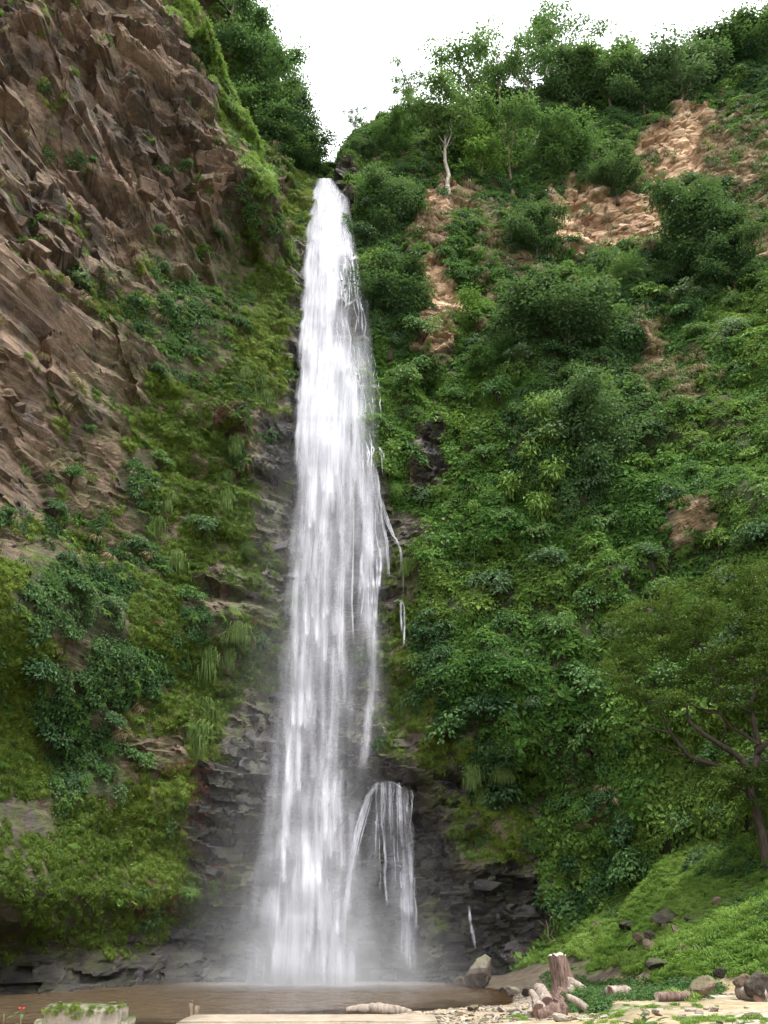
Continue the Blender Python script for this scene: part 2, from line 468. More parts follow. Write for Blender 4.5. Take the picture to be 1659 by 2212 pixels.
def edge_x(z):
    return np.where(z < ed[0, 2], np.interp(z, fl[:, 2], fl[:, 0]), np.interp(z, ed[:, 2], ed[:, 0]))

xs = np.concatenate([np.arange(-46, -3.0, 0.12), np.arange(-3.0, 25, 0.2), np.arange(25, 62, 0.22)])
vv = np.concatenate([np.arange(-3, 30, 0.15), np.arange(30, 100, 0.165), np.arange(100, 137, 0.25)])
GX, GV = np.meshgrid(xs, vv, indexing='ij')
crest = np.interp(GX, cr[:, 0], cr[:, 2]) + 0.8 * fbm(GX * 0.4, GX * 0 + 3.1, 5, 3)
side = sstep(-1.0, 1.2, GX - edge_x(GV) - 0.9 * fbm(GV * 0.25, GV * 0 + 1, 9, 4))
top = np.where(side < 0.5, 104.0, crest)
GZ = np.minimum(GV, top)
back = np.maximum(GV - top, 0)
yl = f_left(GX, np.minimum(GZ, 86)); yr = f_right(GX, GZ)
GY = yl * (1 - side) + yr * side + back * 1.6
GZ = GZ + back * 0.12
P0 = np.stack([GX, GY, GZ], -1)
ppx, ppy, _ = project(P0)
jx = 26 * fbm(GX * 0.55, GZ * 0.55, 31, 4); jy = 26 * fbm(GX * 0.55, GZ * 0.55, 47, 4)
cov = cover_at(ppx + jx, ppy + jy)
cov[back > 0] = CH['K']
rock, wet, mossw, ochre = cov[..., 0], cov[..., 1], cov[..., 2], cov[..., 3]
# rock form: tilted blocks at three sizes and thin beds
qa = GX * 0.966 + GZ * 0.26; qb = -GX * 0.26 + GZ * 0.966
wob = 0.8 * fbm(GX * 0.18, GZ * 0.18, 3, 3)
h1, e1, c1 = facets(qa / 7.0 + wob * 0.1, qb / 3.6 + wob * 0.1, 11, 1.0)
h2a, e2a, c2a = facets(qa / 2.9 + wob * 0.15, qb / 1.35, 23, 0.9)
ra = GX * 0.5 - GZ * 0.87; rb_ = GX * 0.87 + GZ * 0.5
h2b, e2b, c2b = facets(ra / 2.9, rb_ / 1.2 + wob * 0.15, 29, 0.9)
alt = vnoise(GX * 0.13, GZ * 0.13, 15) > 0.1
h2 = np.where(alt, h2b, h2a); e2 = np.where(alt, e2b, e2a); c2 = np.where(alt, c2b, c2a)
w1 = wedges(qa / 4.0 + wob * 0.1, qb / 3.4, 111, 1.1, 0.9)
w2 = wedges(qa / 2.4, qb / 1.25 + wob * 0.1, 117, 1.0, 1.0)
w3 = wedges(ra / 1.1, rb_ / 0.6, 119, 1.0, 1.0)
h3a, e3, c3a = facets(qa / 1.05, qb / 0.48, 37, 0.8)
h3b, _, c3b = facets(ra / 1.0, rb_ / 0.45, 39, 0.8)
h3 = np.where(alt, h3b, h3a); c3 = np.where(alt, c3b, c3a)
h4, _, c4 = facets(GX / 1.9 + wob * 0.1, (GZ + 0.15 * GX) / 0.7, 51, 0.5)
bed = (qb / 0.85 + 0.5 * fbm(GX * 0.3, GZ * 0.3, 61, 3)); bed = bed - np.floor(bed)
bedh = (GZ + 0.12 * GX) / 1.15 + 0.6 * fbm(GX * 0.2, GZ * 0.2, 67, 3); bedh = bedh - np.floor(bedh)
lump = fbm(GX * 0.16, GZ * 0.16, 71, 4)
vinevis = np.clip(cov[..., 6] + 0.6 * cov[..., 5], 0, 1) * (GX > -4)
hum = fbm(GX * 0.5, GZ * 0.5, 83, 3)
dry = rock * (1 - wet)
lowmix = sstep(800, 1150, ppy) * (GX < -4)
ledge = 0.45 * h4 + 0.55 * (bedh - 0.5) + 0.14 * h3
d = dry * lowmix * ledge + dry * (1 - lowmix) * (2.3 * w1 + 0.75 * w2 + 0.35 * w3 + 0.52 * h2 + 0.2 * h3 + 0.1 * bed) + wet * rock * (0.45 * h4 + 0.5 * (bedh - 0.5) + 0.14 * h3)
h5, e5, c5 = facets(GX / 3.4, (GZ + 0.1 * GX) / 1.5, 57, 0.35)
hv, ev, cv = facets(GX / 1.7, GZ / 3.2, 59, 0.25)
doch = 0.4 * h5 + 0.45 * hv + 0.2 * h4 - 0.25 * (1 - sstep(0, 0.08, ev)) + 0.25 * (bedh - 0.5) - 0.3 * (1 - sstep(0, 0.06, e5))
d = d * (1 - ochre * rock) + ochre * rock * doch
d -= dry * (1 - ochre) * (0.35 * (1 - sstep(0, 0.05, e1)) + 0.15 * (1 - sstep(0, 0.08, e2)))
d += (1 - rock) * (0.7 * hum) + 0.9 * lump + vinevis * 1.5 * (np.abs(fbm(GX * 0.26, GZ * 0.2, 141, 3)) - 0.4)
# dark overhangs and clefts seen on the left face
def hollow(px, py, dd, rx, rz, depth, slope=0.0):
    c = at(px, py, dd)
    t = ((GX - c[0]) / rx) ** 2 + ((GZ - c[2] - slope * (GX - c[0])) / rz) ** 2
    return depth * np.exp(-t ** 1.5)
for a in [(540, 475, 61, 2.4, 1.2, 2.2, 0), (360, 235, 55, 1.3, 2.2, 2.2, 0.3), (75, 440, 49, 1.2, 4.5, 2.4, -.8), (250, 470, 55, 2.5, 1.0, 1.5, 0),
          (560, 1050, 63.5, 2.6, 1.2, 1.8, 0), (460, 1290, 61, 2.6, .7, 1.2, 0), (420, 1020, 60, 1.2, .9, 1.2, 0), (100, 1620, 51, 1.5, 2, 1.5, -.5),
          (250, 2010, 58, 7, 1.4, 2.2, 0), (1150, 1700, 58, 3.6, 1.6, 2.2, 0), (940, 820, 66, .9, .9, 1.5, 0), (1010, 680, 69, .6, 2, 1.5, 0), (60, 1700, 48.5, 1.6, 3, 2.5, -1), (250, 1400, 54, 1.6, .6, 1.2, 0),
          (880, 560, 71, 1.5, 1.2, 1.3, 0), (1230, 700, 65, 3, 1, 1.5, 0)]:
    d -= hollow(*a)
def blur(a):
    b = np.pad(a, 1, 'edge'); b = (b[:-2] + 2 * b[1:-1] + b[2:]) / 4
    return (b[:, :-2] + 2 * b[:, 1:-1] + b[:, 2:]) / 4
d = np.where(back > 0, d * 0.2, d + dry * (1 - ochre) * (1 - lowmix) * 0.8 * blur(blur(blur(h1))))
GY = GY - d
GX2 = GX + np.where(back > 0, 0, 0.25 * dry * h2)
P = np.stack([GX2, GY, GZ + 0.12 * dry * h2], -1)
nx_, nv_ = GX.shape
du = np.gradient(P, axis=0); dv = np.gradient(P, axis=1)
NRM = norm(np.cross(du, dv))
AREA = np.linalg.norm(np.cross(dv, du), axis=-1)
PX, PY, PF = project(P)
soil = np.clip((cov[..., 4] * 0.4 + cov[..., 5] + cov[..., 6] - 0.35) * 1.4, 0, 1) * (1 - rock * 0.8)
c2 = np.where(ochre > 0.5, c5, c2)
block = np.clip(0.4 * c2 + 0.25 * c3 + 0.35 * c1, 0, 1) * (1 - wet) + wet * (0.5 * c4 + 0.5 * c3)
colr = np.stack([soil, wet * sstep(0.2, 0.7, rock + 0.2), mossw, ochre], -1)
idx = np.arange(nx_ * nv_).reshape(nx_, nv_)
fmask = back[:-1, :-1] < 9
def grid_piece(name, i0, i1):
    sub = idx[i0:i1 + 1]
    q = np.stack([idx[i0:i1, :-1], idx[i0 + 1:i1 + 1, :-1], idx[i0 + 1:i1 + 1, 1:], idx[i0:i1, 1:]], -1)[fmask[i0:i1]]
    base = sub[0, 0]
    me = mesh_np(name, P[i0:i1 + 1].reshape(-1, 3), q - base, M['cliff'])
    fattr(me, 'block', block[i0:i1 + 1].ravel())
    fattr(me, 'cover', colr[i0:i1 + 1].reshape(-1, 4), 'FLOAT_COLOR')
    o = link(name, me)
    o['kind'] = 'structure'
    return o
isplit = int(np.searchsorted(xs, -4.6))
cliff_left = grid_piece('cliff_left', 0, isplit)
tag(cliff_left, 'tall brown fractured rock cliff with mossy lower wall beside the waterfall')
cliff_right = grid_piece('hillside_right', isplit, nx_ - 1)
tag(cliff_right, 'steep green hillside with ochre rock scars on the other bank')

def surf(px, py, rad=7.0):
    """point of the cliff surface seen through a picture point, and its normal"""
    dd = (PX - px) ** 2 + (PY - py) ** 2
    m = dd < rad * rad
    if not m.any():
        k = np.unravel_index(np.argmin(dd), dd.shape)
    else:
        k = np.unravel_index(np.argmin(np.where(m, PF, 1e9)), dd.shape)
    return P[k], NRM[k]

# ------------------------------------------------------------------ ground: pool bed, beach, grassy talus
def shore_y(x):
    return np.interp(x, [-40, -10, -6, -4.3, 0.5, 5.4, 6.5], [27, 28.6, 31, 33.8, 37, 42, 52])
def bank_x(y):
    return np.interp(y, [36, 42, 50, 56, 62], [4.6, 5.4, 6.4, 5.4, 4.2])
def ground_z(x, y):
    near = 0.045 * (shore_y(x) - y) + 0.07 * fbm(x * 0.5, y * 0.5, 91, 3)
    near = np.where(near < 0, near * 3.5, near)
    rb = 0.22 * (x - bank_x(y))
    rb = np.where(rb < 0, rb * 2.0, np.minimum(rb, 0.25 + rb * 0.25))
    g0 = np.where(y > 38, np.maximum(near, rb), near)
    g0 = np.clip(g0, -2.2, 1.0)
    tal = 0.75 * x + 0.084 * y - 10.6 + 0.45 * fbm(x * 0.25, y * 0.25, 93, 4) + 0.15 * np.sin((x - y * 0.25) * 0.8)
    tal = np.minimum(tal, 17)
    k = 0.8
    hmx = np.clip(0.5 + 0.5 * (tal - g0) / k, 0, 1)
    return g0 * (1 - hmx) + tal * hmx + k * hmx * (1 - hmx)
gxs = np.concatenate([np.arange(-220, -42, 12.0), np.arange(-42, -14, 0.8), np.arange(-14, 30, 0.16), np.arange(30, 62, 0.8), np.arange(62, 220, 12)])
gys = np.concatenate([np.arange(-160, -4, 12.0), np.arange(-4, 24, 0.6), np.arange(24, 62, 0.16), np.arange(62, 80, 1.0)])
AX, AY = np.meshgrid(gxs, gys, indexing='ij')
AZ = ground_z(AX, AY) + 0.02 * fbm(AX * 2, AY * 2, 95, 3)
gi = np.arange(AX.size).reshape(AX.shape)
gq = np.stack([gi[:-1, :-1], gi[1:, :-1], gi[1:, 1:], gi[:-1, 1:]], -1).reshape(-1, 4)
def ground_mat():
    t = NT('beach_ground')
    a = t.attr('grassy').outputs['Fac']
    n = t.noise(1.6, 6, t.coords(), 0.6)
    peb = t.n('TexVoronoi', {'Vector': t.coords(), 'Scale': 5.0})
    sand = t.ramp(n, [(0.35, (0.20, 0.14, 0.075)), (0.65, (0.35, 0.27, 0.17))])
    grav = t.ramp(peb.outputs['Color'], [(0.2, (0.12, 0.10, 0.075)), (0.6, (0.28, 0.245, 0.19)), (0.9, (0.42, 0.38, 0.32))])
    c = t.mix(t.ramp(t.noise(0.35, 3, t.coords()), [(0.42, (0.15, 0.15, 0.15)), (0.6, (1, 1, 1))]), sand, grav)
    c = t.mix(t.attr('mud').outputs['Fac'], c, t.ramp(n, [(0.3, (0.035, 0.028, 0.02)), (0.7, (0.11, 0.088, 0.062))]))
    earth = t.ramp(n, [(0.3, (0.03, 0.045, 0.014)), (0.7, (0.075, 0.105, 0.03))])
    c = t.mix(a, c, earth)
    h = t.math('SUBTRACT', n, t.math('MULTIPLY', peb.outputs['Distance'], 0.6))
    p = t.n('BsdfPrincipled', {'Base Color': c, 'Roughness': 0.9, 'Specular IOR Level': 0.2, 'Normal': t.bump(h, 0.6, 0.06)})
    return t.done(p.outputs[0])
gm = mesh_np('ground', np.stack([AX, AY, AZ], -1), gq, ground_mat(), True)
grassy = sstep(0.9, 1.7, AZ + 0.4 * fbm(AX * 0.6, AY * 0.6, 97, 3)) * (AX > 3)
fattr(gm, 'grassy', grassy.ravel())
fattr(gm, 'mud', (sstep(41, 45, AY + 1.2 * fbm(AX * .5, AY * .5, 99, 3))).ravel())
ground = link('ground', gm)
tag(ground, 'sandy pebble shore running up into the grassy slope', kind='structure')

def ground_hit(px, py):
    q = ray(px, py)
    t = np.linspace(15, 75, 2400)
    x = q[0] / q[1] * t; z = EYE + q[2] / q[1] * t
    g = ground_z(x, t)
    k = np.argmax(z < g)
    if not (z < g).any(): k = len(t) - 1
    return np.array([x[k], t[k], g[k]])

# ------------------------------------------------------------------ pool
def water_mat():
    t = NT('pool_water')
    v = t.coords((0.5, 1.6, 1))
    n = t.noise(1.6, 4, v, 0.6)
    n2 = t.noise(6.0, 3, v, 0.6)
    deep = t.attr('deep').outputs['Fac']
    h = t.math('ADD', n, t.math('MULTIPLY', n2, 0.35))
    col = t.ramp(n, [(0.3, (0.052, 0.036, 0.022)), (0.7, (0.085, 0.060, 0.036))])
    fo = t.ramp(t.noise(2.2, 6, t.coords((0.35, 1.8, 1)), 0.7), [(0.66, (0, 0, 0)), (0.74, (0.5, 0.5, 0.5))])
    churn = t.math('MULTIPLY', t.attr('churn').outputs['Fac'], t.ramp(t.noise(1.4, 6, t.coords((0.6, 1.2, 1)), 0.7), [(0.35, (0.1, 0.1, 0.1)), (0.6, (1, 1, 1))]))
    p = t.n('BsdfPrincipled', {'Base Color': t.mix(churn, t.mix(fo, col, (0.36, 0.32, 0.27)), (0.8, 0.8, 0.8)), 'Roughness': 0.09, 'IOR': 1.33, 'Specular IOR Level': 0.5, 'Normal': t.bump(h, 0.9, 0.3)})
    tr = t.n('BsdfTransparent', {'Color': (0.62, 0.47, 0.28, 1)})
    mx = t.n('MixShader', {0: deep, 1: tr.outputs[0], 2: p.outputs[0]})
    return t.done(mx.outputs[0])
wx = np.concatenate([np.arange(-60, -26, 2.0), np.arange(-26, 10.01, 0.16)]); wy = np.concatenate([np.arange(26, 64, 0.16), np.arange(64, 72.01, 1.0)])
WX, WY = np.meshgrid(wx, wy, indexing='ij')
wi = np.arange(WX.size).reshape(WX.shape)
wq = np.stack([wi[:-1, :-1], wi[1:, :-1], wi[1:, 1:], wi[:-1, 1:]], -1).reshape(-1, 4)
wm = mesh_np('pool_water', np.stack([WX, WY, 0.035 * fbm(WX * 0.55, WY * 1.3, 131, 3) + 0.012 * fbm(WX * 2, WY * 3, 133, 2)], -1), wq, water_mat(), True)
fattr(wm, 'deep', (0.3 + 0.7 * sstep(0.05, 0.9, -ground_z(WX, WY))).ravel())
fattr(wm, 'churn', np.exp(-(((WX + 4.0) / 4.6) ** 2 + ((WY - 59.5) / 2.4) ** 2)).ravel())
pool = link('pool_water', wm)
tag(pool, 'brown rippled plunge pool at the foot of the waterfall', kind='structure')

# ------------------------------------------------------------------ leaf clumps for the ground cover
PROTO = {}
def proto(coll, name, V, F, mat):
    c = bpy.data.collections.get(coll) or bpy.data.collections.new(coll)
    o = bpy.data.objects.new(name, mesh_np(name, V, F, mat))
    c.objects.link(o)
    PROTO.setdefault(coll, c)
def clump_broad(seed, n=80, size=(0.13, 0.26), r=0.55, flat=0.75, out=0.5):
    rg = np.random.default_rng(seed)
    u = rnd_unit(rg, n); u[:, 2] = np.abs(u[:, 2]) * 1.1 - 0.15
    rad = r * (0.55 + 0.45 * rg.random(n))[:, None]
    lob = 1 + 0.3 * np.sin(u[:, :1] * 5 + seed) * np.cos(u[:, 1:2] * 4)
    C = u * rad * lob * np.array([1, 1, flat])
    Nn = norm(u * out + np.array([0, 0, 0.8]) + 0.4 * rnd_unit(rg, n))
    A = norm(u * np.array([1, 1, 0.1]) + np.array([0, 0, -0.35]) + 0.6 * rnd_unit(rg, n))
    L = rg.uniform(*size, n)
    return leaf_geo(C, A, Nn, L, L * rg.uniform(0.5, 0.75, n))
def clump_grass(seed, n=90, length=(0.4, 0.9), r=0.25, droop=0.8, wid=0.035):
    rg = np.random.default_rng(seed)
    th = rg.random(n) * 2 * np.pi
    base = np.stack([np.cos(th), np.sin(th), 0 * th], -1) * (r * np.sqrt(rg.random(n)))[:, None]
    dirh = norm(np.stack([np.cos(th), np.sin(th), 0 * th], -1) + 0.6 * rnd_unit(rg, n)) * np.array([1, 1, 0.2])
    L = rg.uniform(*length, n)[:, None]
    up = np.array([0, 0, 1.0])
    p1 = base + up * L * 0.5 + dirh * L * 0.18
    p2 = base + up * L * (0.85 - 0.55 * droop) + dirh * L * 0.5
    p3 = base + up * L * (0.95 - 1.3 * droop) + dirh * L * 0.72
    S = norm(np.cross(dirh, up)) * wid
    V = np.stack([base - S / 2, base + S / 2, p1 - S / 2, p1 + S / 2, p2 - S * 0.4, p2 + S * 0.4, p3], 1)
    b = np.arange(n)[:, None] * 7
    F = np.concatenate([b + np.array([[a, c, e]]) for a, c, e in ((0, 1, 3), (0, 3, 2), (2, 3, 5), (2, 5, 4), (4, 5, 6))], 0)
    return V.reshape(-1, 3), F
def clump_fern(seed, n=9, length=0.7, mat=None):
    rg = np.random.default_rng(seed)
    Cs, As, Ns, Ls = [], [], [], []
    for i in range(n):
        th = 2 * np.pi * (i + rg.random()) / n
        d0 = np.array([math.cos(th), math.sin(th), 0])
        Lf = length * rg.uniform(0.6, 1.1)
        for t in np.linspace(0.15, 1, 9):
            p = d0 * Lf * t * 0.85 + np.array([0, 0, Lf * (0.75 * t - 0.85 * t * t)])
            tang = norm(d0 * 0.85 + np.array([0, 0, 0.75 - 1.7 * t]))
            sd_ = np.cross(tang, [0, 0, 1.0]); sd_ = sd_ / np.linalg.norm(sd_)
            for s in (-1, 1):
                Cs.append(p); As.append(sd_ * s + tang * 0.5); Ns.append(np.cross(sd_, tang)); Ls.append(0.24 * Lf * (1.15 - t * 0.8))
    L = np.array(Ls)
    return leaf_geo(np.array(Cs), np.array(As), np.array(Ns), L, L * 0.34)
for i in range(4):
    proto('vine_clumps', f'vine_clump_{i}', *clump_broad(100 + i, 85, (0.13, 0.25), 0.6, 0.5, 0.7), M['vine'])
    proto('vine_clumps', f'vine_clump_w{i}', *clump_broad(150 + i, (34, 130)[i % 2], ((0.26, 0.42), (0.09, 0.16))[i % 2], 0.6, 0.55, 0.6), M['vine'])
    proto('shrub_clumps', f'shrub_clump_{i}', *clump_broad(200 + i, 95, (0.13, 0.27), 0.55, 0.9, 0.5), M['shrub'])
for i in range(3):
    proto('moss_clumps', f'moss_clump_a{i}', *clump_broad(300 + i, 90, (0.09, 0.19), 0.45, 0.45, 0.6), M['moss'])
    proto('moss_clumps', f'moss_clump_b{i}', *clump_fern(320 + i, 9, 0.55), M['moss'])
    proto('moss_clumps', f'moss_clump_c{i}', *clump_grass(340 + i, 80, (0.3, 0.7), 0.25, 1.0, 0.03), M['moss'])
    proto('fern_clumps', f'fern_clump_{i}', *clump_fern(360 + i, 10, 0.8), M['vine'])
    proto('dry_clumps', f'dry_clump_{i}', *clump_grass(400 + i, 70, (0.4, 0.9), 0.35, 0.8, 0.03), M['dry'])
    proto('grass_clumps', f'grass_clump_{i}', *clump_grass(440 + i, 110, (0.18, 0.42), 0.38, 0.55, 0.03), M['grass'])
    proto('grass_clumps', f'grass_clump_w{i}', *clump_broad(460 + i, 90, (0.06, 0.13), 0.4, 0.3, 0.3), M['grass'])
    proto('rust_clumps', f'rust_clump_{i}', *clump_broad(480 + i, 140, (0.05, 0.12), 0.45, 0.35, 0.6), M['rust'])

def euler_from_axes(z, spin):
    z = norm(z)
    ref = np.where(np.abs(z[:, 2:3]) < 0.9, np.array([[0, 0, 1.0]]), np.array([[1.0, 0, 0]]))
    x = norm(np.cross(ref, z)); y = np.cross(z, x)
    c, s = np.cos(spin)[:, None], np.sin(spin)[:, None]
    x, y = x * c + y * s, -x * s + y * c
    return np.stack([np.arctan2(y[:, 2], z[:, 2]), -np.arcsin(np.clip(x[:, 2], -1, 1)), np.arctan2(x[:, 1], x[:, 0])], -1)

def scatter(name, coll, pts, nrm, scale, tint, label, seed, upmix=0.7):
    """one ground-cover object: leaf clumps set on the given points"""
    rg = np.random.default_rng(seed)
    n = len(pts)
    me = bpy.data.meshes.new(name)
    me.vertices.add(n); me.vertices.foreach_set('co', np.ascontiguousarray(pts, np.float32).ravel())
    me.update()
    rot = euler_from_axes(nrm * (1 - upmix) + np.array([0, 0, upmix]) + 0.25 * rnd_unit(rg, n), rg.random(n) * 6.283)
    fattr(me, 'rot', rot, 'FLOAT_VECTOR')
    fattr(me, 'size', scale)
    fattr(me, 'tint', tint)
    fattr(me, 'pick', rg.integers(0, len(PROTO[coll].objects), n), 'INT')
    o = link(name, me)
    tag(o, label, kind='stuff')
    g = bpy.data.node_groups.new(name + '_nodes', 'GeometryNodeTree')
    g.interface.new_socket('Geometry', in_out='INPUT', socket_type='NodeSocketGeometry')
    g.interface.new_socket('Geometry', in_out='OUTPUT', socket_type='NodeSocketGeometry')
    N = g.nodes.new
    gi_, go_ = N('NodeGroupInput'), N('NodeGroupOutput')
    ci = N('GeometryNodeCollectionInfo'); ci.inputs[0].default_value = PROTO[coll]
    ci.inputs[1].default_value = True; ci.inputs[2].default_value = True
    ip = N('GeometryNodeInstanceOnPoints'); ip.inputs['Pick Instance'].default_value = True
    def na(nm, dt):
        x = N('GeometryNodeInputNamedAttribute'); x.data_type = dt; x.inputs[0].default_value = nm
        return x.outputs[0]
    L = g.links.new
    L(gi_.outputs[0], ip.inputs['Points']); L(ci.outputs[0], ip.inputs['Instance'])
    L(na('pick', 'INT'), ip.inputs['Instance Index'])
    L(na('rot', 'FLOAT_VECTOR'), ip.inputs['Rotation'])
    L(na('size', 'FLOAT'), ip.inputs['Scale'])
    L(ip.outputs[0], go_.inputs[0])
    md = o.modifiers.new('growth', 'NODES'); md.node_group = g
    return o

in_view = (PX > -160) & (PX < 1820) & (PY > -160) & (PY < 2300) & (back < 4)
def sample_cliff(dens, seed, mask=None, lift=0.0):
    """random points on the cliff, dens per square metre"""
    rg = np.random.default_rng(seed)
    w_ = dens * AREA * in_view
    if mask is not None: w_ = w_ * mask
    cnt = rg.poisson(np.clip(np.nan_to_num(w_), 0, 50))
    ii = np.repeat(np.arange(cnt.size), cnt.ravel())
    p = P.reshape(-1, 3)[ii]
    ju = du.reshape(-1, 3)[ii] * (rg.random((len(ii), 1)) - 0.5); jv = dv.reshape(-1, 3)[ii] * (rg.random((len(ii), 1)) - 0.5)
    nn = NRM.reshape(-1, 3)[ii]
    return p + ju + jv + nn * lift, nn, ii
clump_n = fbm(GX * 0.35, GZ * 0.35, 111, 4)
clump_s = fbm(GX * 0.9, GZ * 0.9, 113, 3)
fern, shrubw, vinew, dryw = cov[..., 4], cov[..., 5], cov[..., 6], cov[..., 7]
leftm = GX < -4.6
def tints(p, seed, base=0.5, amp=0.5):
    rg = np.random.default_rng(seed)
    t = base + amp * fbm(p[:, 0] * 0.16, p[:, 2] * 0.16, seed, 3) + 0.25 * fbm(p[:, 0] * 0.9, p[:, 2] * 0.9, seed + 3, 2) * 0.7 + 0.12 * rg.normal(size=len(p))
    return np.clip(t, 0, 1)
def cover_layer(name, coll, dens, seed, label, smin, smax, base=0.5, upmix=0.5, lift=0.0, mask=None):
    p, n, ii = sample_cliff(dens, seed, mask, lift)
    rg = np.random.default_rng(seed + 1)
    return scatter(name, coll, p, n, rg.uniform(smin, smax, len(p)), tints(p, seed, base), label, seed, upmix)
thick = sstep(-0.5, 0.3, clump_n + 0.4 * clump_s)
cover_layer('vine_cover', 'vine_clumps', 5.0 * vinew * sstep(0.15, 0.5, vinew + 0.3 * clump_n) * (0.35 + 0.65 * thick), 1001, 'dense bright green vines and creepers blanketing the hillside', 0.7, 1.4, 0.5, 0.22, 0.15, ~leftm)
cover_layer('creeper_cover', 'vine_clumps', 2.6 * vinew * thick, 1002, 'small green creepers between the rocks of the brown cliff', 0.5, 0.9, 0.5, 0.4, 0.05, leftm)
cover_layer('undergrowth', 'shrub_clumps', 3.6 * shrubw * sstep(0.1, 0.45, shrubw + 0.35 * clump_n), 1003, 'dark leafy undergrowth on the hillside below the ridge', 0.7, 1.4, 0.5, 0.3, 0.15, ~leftm)
cover_layer('leafy_undergrowth', 'shrub_clumps', 3.6 * shrubw * sstep(0.15, 0.6, shrubw + 0.6 * clump_n), 1004, 'dark leafy undergrowth clinging to the mossy lower cliff', 0.5, 1.2, 0.5, 0.3, 0.1, leftm)
mossd = fern * sstep(0.0, 0.35, fern - 0.35 + 0.45 * clump_n + 0.35 * clump_s)
cover_layer('moss_cover', 'moss_clumps', 16.0 * mossd, 1005, 'yellow green moss, ferns and hanging grass on the wet cliff', 0.45, 1.0, 0.45, 0.3, 0.0, leftm)
cover_layer('fern_cover', 'moss_clumps', 11.0 * mossd, 1006, 'ferns and moss on the damp rock beside the falling water', 0.45, 1.0, 0.45, 0.35, 0.0, ~leftm)
cover_layer('fern_fronds', 'fern_clumps', 0.45 * (vinew + shrubw) * (rock < 0.4), 1007, 'arching green fern fronds among the vines', 0.7, 1.3, 0.7, 0.5, 0.3)
cover_layer('dry_grass', 'dry_clumps', 2.6 * dryw * (0.5 + thick), 1008, 'dry straw coloured grass around the ochre rock scars', 0.7, 1.3, 0.5, 0.5)
# red-brown dead moss streaks on the lower left wall
rus = np.zeros_like(GX)
for px, py, rx, ry in [(385, 1665, 60, 22), (425, 1720, 22, 60), (480, 870, 40, 22), (490, 905, 30, 40), (500, 1010, 35, 14), (350, 1960, 70, 22), (470, 1890, 25, 30), (330, 1340, 20, 15), (555, 1360, 22, 30)]:
    rus += np.exp(-(((PX - px) / rx) ** 2 + ((PY - py) / ry) ** 2) ** 2)
cover_layer('rust_moss', 'rust_clumps', 7.0 * np.clip(rus, 0, 1) * (0.6 + 0.6 * clump_s), 1009, 'reddish brown dead moss streaks on the wet wall', 0.5, 0.9, 0.5, 0.3, 0.08)
# grass hanging over the right edge of the brown buttress
fr = np.zeros_like(GX)
for k in range(40):
    t = k / 39
    e = np.array([np.interp(t, np.linspace(0, 1, 7), [385, 430, 465, 500, 530, 548, 575]), np.interp(t, np.linspace(0, 1, 7), [-10, 60, 110, 170, 235, 310, 395])])
    fr = np.maximum(fr, np.exp(-(((PX - e[0]) / 16) ** 2 + ((PY - e[1]) / 20) ** 2)))
cover_layer('edge_grass', 'grass_clumps', 10.0 * fr * (0.4 + thick) * (PF < 96), 1010, 'bright yellow green grass fringe along the edge of the rock buttress', 0.8, 1.7, 0.85, 0.3)

# talus grass
rg = np.random.default_rng(77)
n = 26000
tx = rg.uniform(3, 30, n); ty = rg.uniform(26, 60, n); tz = ground_z(tx, ty)
e_ = 0.15
tn = norm(np.stack([-(ground_z(tx + e_, ty) - tz) / e_, -(ground_z(tx, ty + e_) - tz) / e_, np.ones(n)], -1))
pxx, pyy, _ = project(np.stack([tx, ty, tz], -1))
bare = fbm(tx * 0.55, ty * 0.55, 121, 4)
keep = (tz + 0.5 * fbm(tx * 0.6, ty * 0.6, 97, 3) > 1.4) & (pxx < 1850) & (pxx > 900) & (bare > -1.3 + 0.5 * sstep(4.5, 2, tz) * sstep(1420, 1250, pxx))
tp = np.stack([tx, ty, tz], -1)[keep]
scatter('slope_grass', 'grass_clumps', tp, tn[keep], (0.75 + 0.45 * fbm(tp[:, 0] * .5, tp[:, 1] * .5, 17, 3)).clip(.35, 1.5) * rg.uniform(0.7, 1.2, len(tp)), np.clip(0.52 + 0.5 * fbm(tp[:, 0] * 0.3, tp[:, 1] * 0.3, 5, 3) + 0.1 * rg.normal(size=len(tp)), 0, 1),
        'short bright green grass covering the slope above the beach', 1101, 0.6)
# thicker herbs in bands across the slope and behind the stump
hp = []
for px, py, rx, ry, k in [(1400, 2140, 170, 22, 260), (1570, 1860, 80, 40, 260), (1640, 1980, 60, 50, 80), (1270, 2160, 60, 30, 110), (1215, 2130, 50, 40, 60), (1330, 1990, 40, 18, 30)]:
    for _ in range(k):
        a, r_ = rg.random() * 6.283, math.sqrt(rg.random())
        hp.append(ground_hit(px + rx * r_ * math.cos(a), py + ry * r_ * math.sin(a)))
hp = np.array(hp); hp[:, 2] = np.maximum(hp[:, 2], 0.05)
scatter('slope_herbs', 'shrub_clumps', hp, np.tile([[0, 0, 1.0]], (len(hp), 1)), np.where(hp[:, 2] > 3.5, rg.uniform(.4, .8, len(hp)), rg.uniform(0.25, 0.55, len(hp))), np.clip(rg.normal(0.6, 0.2, len(hp)), 0, 1), 'dark leafy herbs in patches at the foot of the grassy slope', 1102, 0.9)
